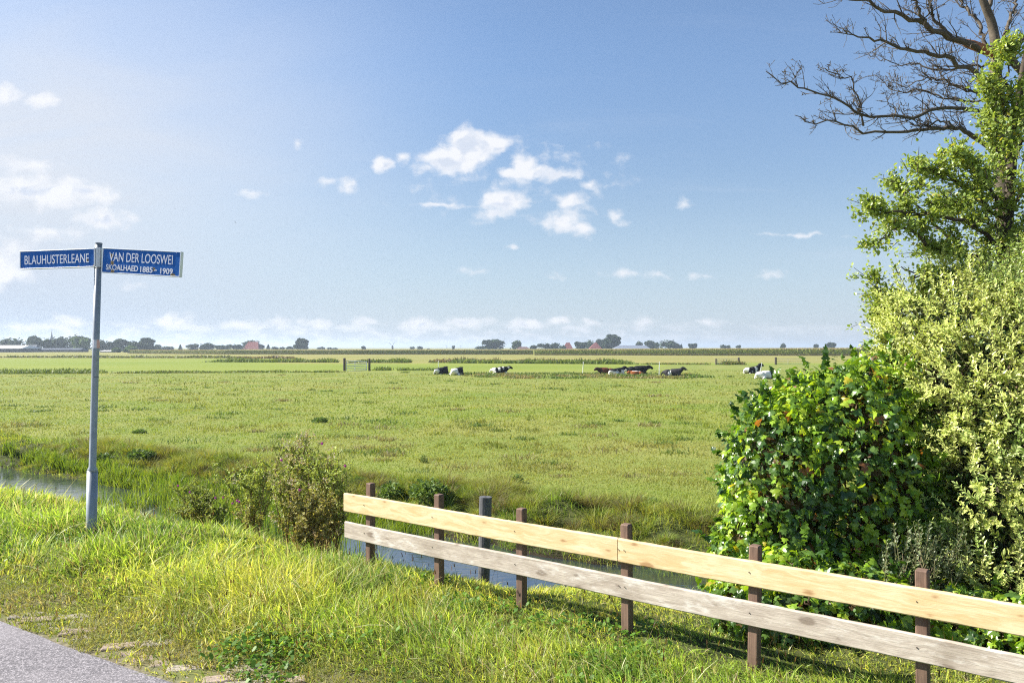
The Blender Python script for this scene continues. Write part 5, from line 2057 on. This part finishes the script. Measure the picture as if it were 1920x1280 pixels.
def grow_twigs(mb, path, rad, n, lmin, lmax, depth, col, bias, tips=None):
    """side twigs along a limb, crooked, forking again"""
    L = len(path)
    for q in range(n):
        i = int(R.uniform(.12, .98) * (L - 1))
        p = path[i]
        t = unit(path[min(i + 1, L - 1)] - path[max(i - 1, 0)])
        d = unit(t * R.uniform(.35, .95) + R.normal(0, .55, 3) + bias)
        length = R.uniform(lmin, lmax) * (1.0 - .35 * i / L)
        m = 6
        pts = [p]
        for k in range(m):
            d = unit(d + R.normal(0, .15, 3) + np.array([0, 0, .05]))
            pts.append(pts[-1] + d * length / m)
        pts = np.array(pts)
        r0 = min(rad[i] * .55, .0035 + .009 * length)
        rr = np.linspace(r0, .0017, m + 1)
        mb.tube(pts, rr, 5 if depth > 1 else 4, col * R.uniform(.7, 1.3), cap=False)
        if tips is not None:
            tips.append(pts)
        if depth > 0:
            grow_twigs(mb, pts, rr, R.integers(3, 6), length * .28, length * .62, depth - 1, col, bias * .6, tips)
        elif R.random() < .5:    # knobbly buds and spurs
            for k in range(1, m, 2):
                b = unit(R.normal(0, 1, 3) + np.array([0, 0, .4]))
                mb.tube([pts[k], pts[k] + b * R.uniform(.015, .04)], [.0028, .0022], 4, col, cap=False)


def bare_tree():
    Y0 = 7.7
    g = px(1898, HY, Y0)
    base = np.array([g[0], Y0, float(terr(g[0], Y0)) - .05])
    root = empty('bare_tree', tuple(base), 'old tree with leafless crooked branches and an orange bark scar at upper right', 'tree')
    bark = np.array([.115, .095, .070])
    dark = np.array([.105, .088, .068])

    def limb(cols, dy0, dy1, r0, r1, n=26, wob=.012):
        k = len(cols)
        P = [px(c, r, Y0 + dy0 + (dy1 - dy0) * (i / (k - 1)) ** 1.2) for i, (c, r) in enumerate(cols)]
        S = spline(P, n)
        S[1:-1] += R.normal(0, wob, (n - 2, 3))
        return S, np.linspace(r0 * .8, r1 * .8, n)
    trunk_path = np.concatenate([[base], [px(1890, 560, Y0), px(1878, 330, Y0)]])
    tr = spline(list(trunk_path) + [px(1866, 178, Y0), px(1868, 109, Y0), px(1861, 50, Y0), px(1843, 0, Y0 - .05), px(1822, -70, Y0 - .1), px(1812, -160, Y0 - .1)], 50)
    tb = MB()
    tb.tube(tr, np.interp(np.linspace(0, 1, 50), [0, .1, .5, .75, 1], [.12, .085, .048, .034, .016]), 12, bark)
    L = [
        ([(1925, 150), (1903, 122), (1854, 97), (1791, 73), (1742, 51), (1698, 33), (1646, 14), (1610, 0), (1572, -8)], .1, -.8, .050, .006, 26, .10, .42),
        ([(1862, 178), (1837, 142), (1796, 118), (1755, 102), (1709, 98), (1668, 82), (1632, 71), (1602, 72), (1578, 53)], 0, -.5, .034, .004, 30, .08, .40),
        ([(1872, 225), (1851, 213), (1826, 205), (1783, 202), (1750, 204), (1723, 216), (1660, 219), (1619, 215), (1586, 197), (1553, 180), (1504, 164), (1482, 156), (1466, 159), (1436, 134)], .05, -.7, .026, .004, 40, .07, .36),
        ([(1866, 300), (1832, 262), (1813, 246), (1791, 239), (1764, 243), (1728, 243), (1695, 249), (1641, 247), (1597, 238), (1561, 232), (1518, 232), (1490, 216)], .1, -.4, .032, .004, 34, .07, .32),
        ([(1619, 236), (1614, 212), (1610, 191), (1594, 150), (1564, 139), (1545, 132), (1534, 126)], -.28, -.5, .013, .003, 16, .06, .24),
        ([(1742, 52), (1722, 18), (1708, -12), (1690, -60)], -.45, -.6, .020, .006, 14, .08, .34),
        ([(1791, 74), (1758, 45), (1742, 5), (1730, -50)], -.2, -.3, .022, .008, 16, .08, .36),
        ([(1855, 97), (1832, 40), (1800, 0), (1770, -55)], .1, .3, .024, .008, 18, .08, .38),
        ([(1868, 109), (1890, 50), (1905, 0), (1912, -60)], .0, .2, .026, .010, 16, .08, .34),
        ([(1868, 150), (1840, 175), (1800, 165), (1770, 150), (1740, 148), (1700, 160), (1660, 150)], .1, .3, .018, .003, 26, .07, .36),
        ([(1864, 185), (1820, 190), (1770, 182), (1720, 170), (1680, 172), (1640, 140)], .2, .5, .016, .003, 26, .07, .34),
        ([(1790, 239), (1765, 226), (1735, 236), (1700, 228), (1675, 205), (1652, 190)], -.1, -.1, .012, .003, 18, .06, .26),
        ([(1857, 120), (1815, 125), (1760, 130), (1715, 120), (1672, 118), (1622, 100)], .2, .6, .016, .003, 22, .07, .34),
        ([(1866, 130), (1925, 60), (1990, 0), (2050, -70), (2090, -140)], .1, .5, .036, .008, 18, .1, .4),
        ([(1872, 220), (1960, 170), (2060, 130), (2160, 110), (2230, 70)], .1, -.3, .034, .006, 22, .1, .4),
        ([(1850, 20), (1880, -60), (1930, -140), (1950, -220)], 0, .3, .028, .008, 16, .1, .4),
    ]
    up = np.array([-.25, -.05, .30])
    for cols, a, b, r0, r1, nt, lo, hi in L:
        mb = MB()
        path, rad = limb(cols, a, b, r0, r1)
        mb.tube(path, rad, 8, bark if r0 > .03 else dark)
        grow_twigs(mb, path, rad, int(nt * 1.15), lo * 1.1, hi * 1.15, 1, dark, up)
        br = mb.build('branch', M_BARK, root, True)
        br.location = -base
    t = tb.build('trunk', M_BARK, root, True)
    t.location = -base
    # torn, orange heartwood along the big upper limb
    path, rad = limb(L[0][0][1:4], .1 - .09, -.12, .052, .043, 14, 0)
    sc = MB()
    sc.tube(path[4:13] + np.array([0, -.009, -.004]), np.interp(np.linspace(0, 1, 9), [0, .2, .8, 1], [.02, .046, .044, .02]), 8, (.34, .14, .065))
    s_ = sc.build('bark_scar', M_BARK, root, True)
    s_.location = -base
    s_['label'] = 'orange torn bark scar'


bare_tree()


def leafy_tree():
    Y0 = 6.9
    g = px(1885, HY, Y0)
    base = np.array([g[0], Y0, float(terr(g[0], Y0)) - .05])
    root = empty('leafy_tree', tuple(base), 'small-leaved green tree with open airy twigs rising above the variegated shrub', 'tree')
    bark = np.array([.07, .055, .042])
    wood = MB()
    tr = spline([base, px(1885, 700, Y0), px(1880, 520, Y0), px(1892, 380, Y0), px(1905, 220, Y0), px(1925, 90, Y0)], 30)
    wood.tube(tr, np.linspace(.075, .022, 30), 10, bark)
    wood.build('trunk', M_BARK, root, True).location = -base
    limbs = [
        ([(1884, 500), (1869, 483), (1801, 476), (1746, 462), (1697, 431), (1663, 440), (1640, 448)], 0, -.4, .026),
        ([(1884, 520), (1830, 500), (1770, 440), (1715, 380), (1672, 340)], 0, .2, .022),
        ([(1890, 420), (1840, 380), (1790, 340), (1745, 325), (1716, 305)], 0, -.3, .020),
        ([(1888, 470), (1820, 420), (1730, 400), (1668, 398), (1622, 390)], 0, -.5, .020),
        ([(1886, 600), (1800, 590), (1740, 580), (1690, 575), (1652, 545), (1632, 515)], 0, -.1, .016),
        ([(1886, 640), (1760, 640), (1690, 640), (1668, 600), (1650, 560)], 0, .2, .013),
        ([(1886, 680), (1760, 690), (1690, 660), (1662, 620), (1648, 590)], 0, .3, .010),
        ([(1895, 340), (1870, 280), (1856, 220), (1850, 170)], 0, -.2, .018),
        ([(1900, 300), (1930, 240), (1945, 180)], 0, 0, .018),
        ([(1892, 400), (1930, 340), (1960, 300), (2040, 250), (2080, 200)], 0, -.3, .020),
        ([(1888, 560), (1960, 500), (2050, 460), (2140, 400)], 0, .2, .022),
        ([(1888, 640), (1980, 600), (2080, 560), (2170, 540)], 0, .1, .020),
        ([(1888, 480), (1930, 450), (1970, 420)], 0, -.4, .018),
        ([(1884, 540), (1830, 540), (1780, 530), (1730, 520), (1690, 500)], 0, -.6, .016),
        ([(1890, 400), (1850, 350), (1820, 310), (1800, 290)], 0, -.5, .016),
        ([(1902, 250), (1880, 200), (1890, 140), (1900, 100)], 0, -.4, .014),
        ([(1890, 450), (1860, 420), (1800, 400), (1760, 380)], 0, .5, .016),
    ]
    tips, BR = [], []
    for cols, a, b, r0 in limbs:
        k = len(cols)
        P = [px(c, r, Y0 + a + (b - a) * i / (k - 1)) for i, (c, r) in enumerate(cols)]
        path = spline(P, 22)
        path[1:-1] += R.normal(0, .012, (20, 3))
        rad = np.linspace(r0, .004, 22)
        mb = MB()
        mb.tube(path, rad, 7, bark)
        grow_twigs(mb, path, rad, 13, .14, .42, 1, bark, np.array([-.15, -.05, .35]), tips)
        tips.append(path[8:])
        BR.append((path, mb))
    # outer twigs all through the crown
    crown = [blob(1840, 400, 6.9, 130, 120, .7), blob(1745, 395, 6.8, 110, 95, .55), blob(1690, 400, 6.7, 62, 50, .35), blob(1880, 250, 6.9, 60, 100, .5), blob(1910, 190, 6.8, 30, 60, .3), blob(1885, 420, 6.55, 75, 150, .25), blob(1895, 300, 6.6, 60, 90, .25),
             blob(1800, 545, 6.9, 130, 75, .6), blob(1710, 560, 6.9, 66, 62, .35), blob(1690, 640, 7.0, 40, 45, .3), blob(1930, 400, 6.9, 100, 200, .7), blob(1800, 330, 6.7, 60, 40, .4),
             blob(2040, 380, 7.0, 110, 150, .6), blob(2080, 560, 7.0, 120, 120, .6), blob(2010, 200, 7.0, 80, 90, .45), blob(1990, 480, 7.5, 120, 200, .4)]
    for b in crown:
        for q in range(int(3 + 16000 * b[3] * b[5] / 160 * 1.0)):
            d = rnd_unit(1)[0] * R.random() ** .45
            p = np.array(b[:3]) + d * np.array(b[3:6])
            g_ = unit(d * np.array([1, 1, .6]) + np.array([-.1, 0, .45]) + R.normal(0, .4, 3))
            L_ = R.uniform(.12, .30)
            tw_ = p + g_ * np.linspace(0, L_, 6)[:, None] + np.array([0, 0, -.12]) * (np.linspace(0, 1, 6) ** 2)[:, None] * L_
            min(BR, key=lambda z: ((z[0] - p) ** 2).sum(1).min())[1].tube(tw_, np.linspace(.0045, .0015, 6), 4, bark * R.uniform(.8, 1.3), cap=False)
            tips.append(tw_)
    for _, mb in BR:
        mb.build('branch', M_BARK, root, True).location = -base
    lv = Leaves()
    for pts in tips:
        k = R.integers(19, 33)
        i = R.integers(1, len(pts), k)
        f = R.random(k)[:, None]
        P = pts[i - 1] * (1 - f) + pts[i] * f + R.normal(0, .028, (k, 3))
        t = unit(pts[i] - pts[i - 1])
        D = unit(t * .6 + R.normal(0, .6, (k, 3)) + np.array([0, 0, -.05]))
        Nn = unit(np.array([-.25, -.1, .8]) + R.normal(0, .5, (k, 3)))
        c = lerp(np.array([.19, .28, .06]), np.array([.36, .43, .11]), R.random(k)) * R.uniform(.75, 1.25, k)[:, None]
        y = R.random(k) < .03
        c[y] = np.array([.38, .33, .05])
        lv.add(P, D, Nn, R.uniform(.024, .044, k), WIDE_T, LEAF_F, c)
    lv.build('foliage', M_TREE, root).location = -base


leafy_tree()

# ------------------------------------------------------------------ flowering weeds beside the ditch


def tall_weed(stems, label, green, brown, fluff, pink, group=None):
    """clump of willowherb: upright stems (foot column, foot row, top column, top row, distance)"""
    f0 = stems[0]
    p0 = px(f0[0], HY, f0[4])
    base = np.array([p0[0], f0[4], float(terr(p0[0], f0[4]))])
    root = empty('willowherb', tuple(base), label, 'weed', group)
    lv, mb, fl = Leaves(), MB(), Leaves()
    for (c0, r0, c1, r1, y, n, spread) in stems:
        for q in range(n):
            a = px(c0 + R.normal(0, spread * .3), HY, y + R.normal(0, .10))
            a[2] = float(terr(a[0], a[1])) - .03
            e = px(c1 + R.normal(0, spread), r1 + abs(R.normal(0, 26)), y + R.normal(0, .13))
            path = spline([a, a + (e - a) * .5 + np.array([R.normal(0, .04), 0, .04]), e], 12)
            mb.tube(path, np.linspace(.006, .002, 12), 5, np.array([.17, .10, .055]) * R.uniform(.7, 1.3), cap=False)
            side = [path]
            for w in range(10):
                i = R.integers(3, 11)
                d = unit(np.array([R.normal(0, .7), R.normal(0, .7), .8]))
                L = R.uniform(.08, .22)
                sp = path[i] + d * np.linspace(0, L, 6)[:, None] + np.array([0, 0, .2]) * (np.linspace(0, L, 6) ** 2)[:, None]
                mb.tube(sp, np.linspace(.003, .0012, 6), 4, (.16, .11, .05), cap=False)
                side.append(sp)
            for sp in side:
                k = 44 if len(sp) == 12 else 24
                i = R.integers(1, len(sp), k)
                f = R.random(k)[:, None]
                P = sp[i - 1] * (1 - f) + sp[i] * f
                hz = np.clip((P[:, 2] - base[2]) / (e[2] - base[2] + 1e-3), 0, 1)
                D = unit(rnd_unit(k) + np.array([0, 0, .45]))
                g_ = lerp(brown, green, np.clip(hz * 1.5 - .15 + R.normal(0, .3, k), 0, 1))
                lv.add(P, D, unit(np.array([0, 0, 1.0]) + R.normal(0, .6, (k, 3))), R.uniform(.018, .042, k), LEAF_T, LEAF_F, g_ * R.uniform(.7, 1.3, k)[:, None])
                if fluff and R.random() < fluff:
                    k = 16
                    P = sp[-1] + R.normal(0, .022, (k, 3))
                    lv.add(P, rnd_unit(k), rnd_unit(k), R.uniform(.015, .03, k), LEAF_T, LEAF_F, np.tile(np.array([.42, .34, .27]), (k, 1)) * R.uniform(.7, 1.2, k)[:, None])
    lv.build('foliage', M_WEED, root).location = -base
    mb.build('stems', M_BARK, root, True).location = -base
    for (c, r, y) in pink:
        p = px(c, r, y)
        fb = Leaves()
        k = 7
        a = np.arange(k) / k * 6.2832
        D = np.stack([np.cos(a), -.5 * np.ones(k), np.sin(a)], 1)
        fb.add(np.tile(p, (k, 1)), D, np.tile([0, -1.0, .3], (k, 1)), np.full(k, .016), WIDE_T, LEAF_F, np.tile([.55, .10, .42], (k, 1)))
        fb.build('flower', M_PETAL, root).location = -base


GW, BW = np.array([.30, .36, .09]), np.array([.34, .28, .11])
tall_weed([(556, 1000, 558, 812, 7.9, 13, 17), (585, 1000, 590, 850, 7.8, 6, 12), (540, 1000, 530, 880, 7.9, 5, 12)], 'tallest willowherb clump with pale fluffy seed tops, left of the fence end', GW * 1.05, BW, .45, [(562, 918, 7.55), (528, 862, 7.6)])
tall_weed([(612, 1010, 606, 846, 7.5, 16, 20), (630, 1010, 638, 880, 7.4, 6, 9)], 'dense green willowherb clump touching the end of the fence', GW * 1.1, BW, .12, [(647, 873, 7.3), (604, 831, 7.3)])
tall_weed([(592, 1030, 588, 920, 7.05, 11, 20), (562, 1030, 562, 950, 7.05, 6, 12)], 'reddish brown low willowherb in front of the taller clumps by the fence end', np.array([.31, .29, .09]), np.array([.34, .22, .10]), .0, [])
tall_weed([(480, 970, 478, 862, 8.6, 16, 26)], 'medium green willowherb clump second from the fence', GW * 1.2, BW, .08, [(449, 940, 8.3), (445, 938, 8.2)])
tall_weed([(390, 968, 372, 895, 9.4, 13, 20), (405, 968, 398, 915, 9.3, 6, 12)], 'dark low weed clump with pink flowers between the signpost and the willowherbs', GW * .85, BW * .8, .0, [(334, 910, 9.2), (356, 922, 9.1), (404, 933, 9.0), (436, 943, 9.0), (419, 932, 9.0)])


def bank_weed(c, row, w, h, label, tone, seed):
    """broad-leaved dock or nettle clump"""
    p = on_ground(c, row)
    base = np.array([p[0], p[1], float(terr(p[0], p[1])) - .02])
    root = empty('dock_plant', tuple(base), label, 'weed')
    s = p[1] / F
    n = int(180 + w * 6)
    r = np.sqrt(R.random(n)) * w * .5 * s
    a = R.uniform(0, 6.28, n)
    hh = h * s * R.uniform(.25, 1, n) * (1 - .5 * (r / (w * .5 * s)) ** 2)
    P = base + np.stack([r * np.cos(a), r * np.sin(a), hh * .75], 1)
    lv, mb = Leaves(), MB()
    D = unit(np.stack([np.cos(a), np.sin(a), R.uniform(-.2, 1.0, n)], 1) + R.normal(0, .4, (n, 3)))
    c_ = lerp(np.array([.08, .14, .035]), np.array([.16, .24, .055]), np.clip(R.normal(tone, .25, n), 0, 1))
    lv.add(P, D, unit(np.array([0, 0, 1.0]) + R.normal(0, .5, (n, 3))), R.uniform(.05, .10, n) * min(1, w * s / .5), WIDE_T, LEAF_F, c_)
    lv.build('foliage', M_WEED, root).location = -base
    for q in range(9):
        i = R.integers(n)
        mb.tube([base + np.array([0, 0, -.05]), P[i] + np.array([0, 0, .02])], [.006, .003], 4, (.10, .12, .04), cap=False)
    mb.build('stems', M_BARK, root, True).location = -base


for a in [(805, 935, 66, 52, 'large nettle clump on the far bank behind the first fence posts', .6, 1), (735, 935, 46, 40, 'broad-leaved dock clump on the far bank above the fence end', .6, 2),
          (968, 905, 26, 26, 'upright thin thistle on the far bank above the third fence post', .5, 3), (262, 812, 22, 11, 'small dark dock in the pasture just right of the signpost pole', .2, 4),
          (600, 792, 26, 14, 'small dock in the pasture above the tallest willowherb', .5, 5), (190, 868, 40, 24, 'dark dock clump just right of the signpost pole on the far bank', .2, 6),
          (265, 866, 50, 30, 'wide dock clump on the far bank between the pole and the pink-flowered weeds', .25, 7), (1190, 950, 96, 24, 'low green weed mat on the far bank left of the ivy bush', .6, 9), (795, 868, 12, 26, 'thin dark thistle stalk standing in the pasture above the nettle clump', .3, 10)]:
    bank_weed(*a)

# ------------------------------------------------------------------ air


def haze():
    m, g = mat('air')
    v = g.n('ShaderNodeVolumePrincipled')
    v.inputs['Color'].default_value = (.74, .86, 1.0, 1)
    v.inputs['Density'].default_value = 0.00030
    v.inputs['Anisotropy'].default_value = 0.3
    o = g.n('ShaderNodeOutputMaterial')
    g.t.links.new(v.outputs[0], o.inputs['Volume'])
    mb = MB()
    mb.box((-8000, -8000, -2.9), (8000, 8000, 28))
    tag(mb.build('haze', m), kind='stuff')


haze()
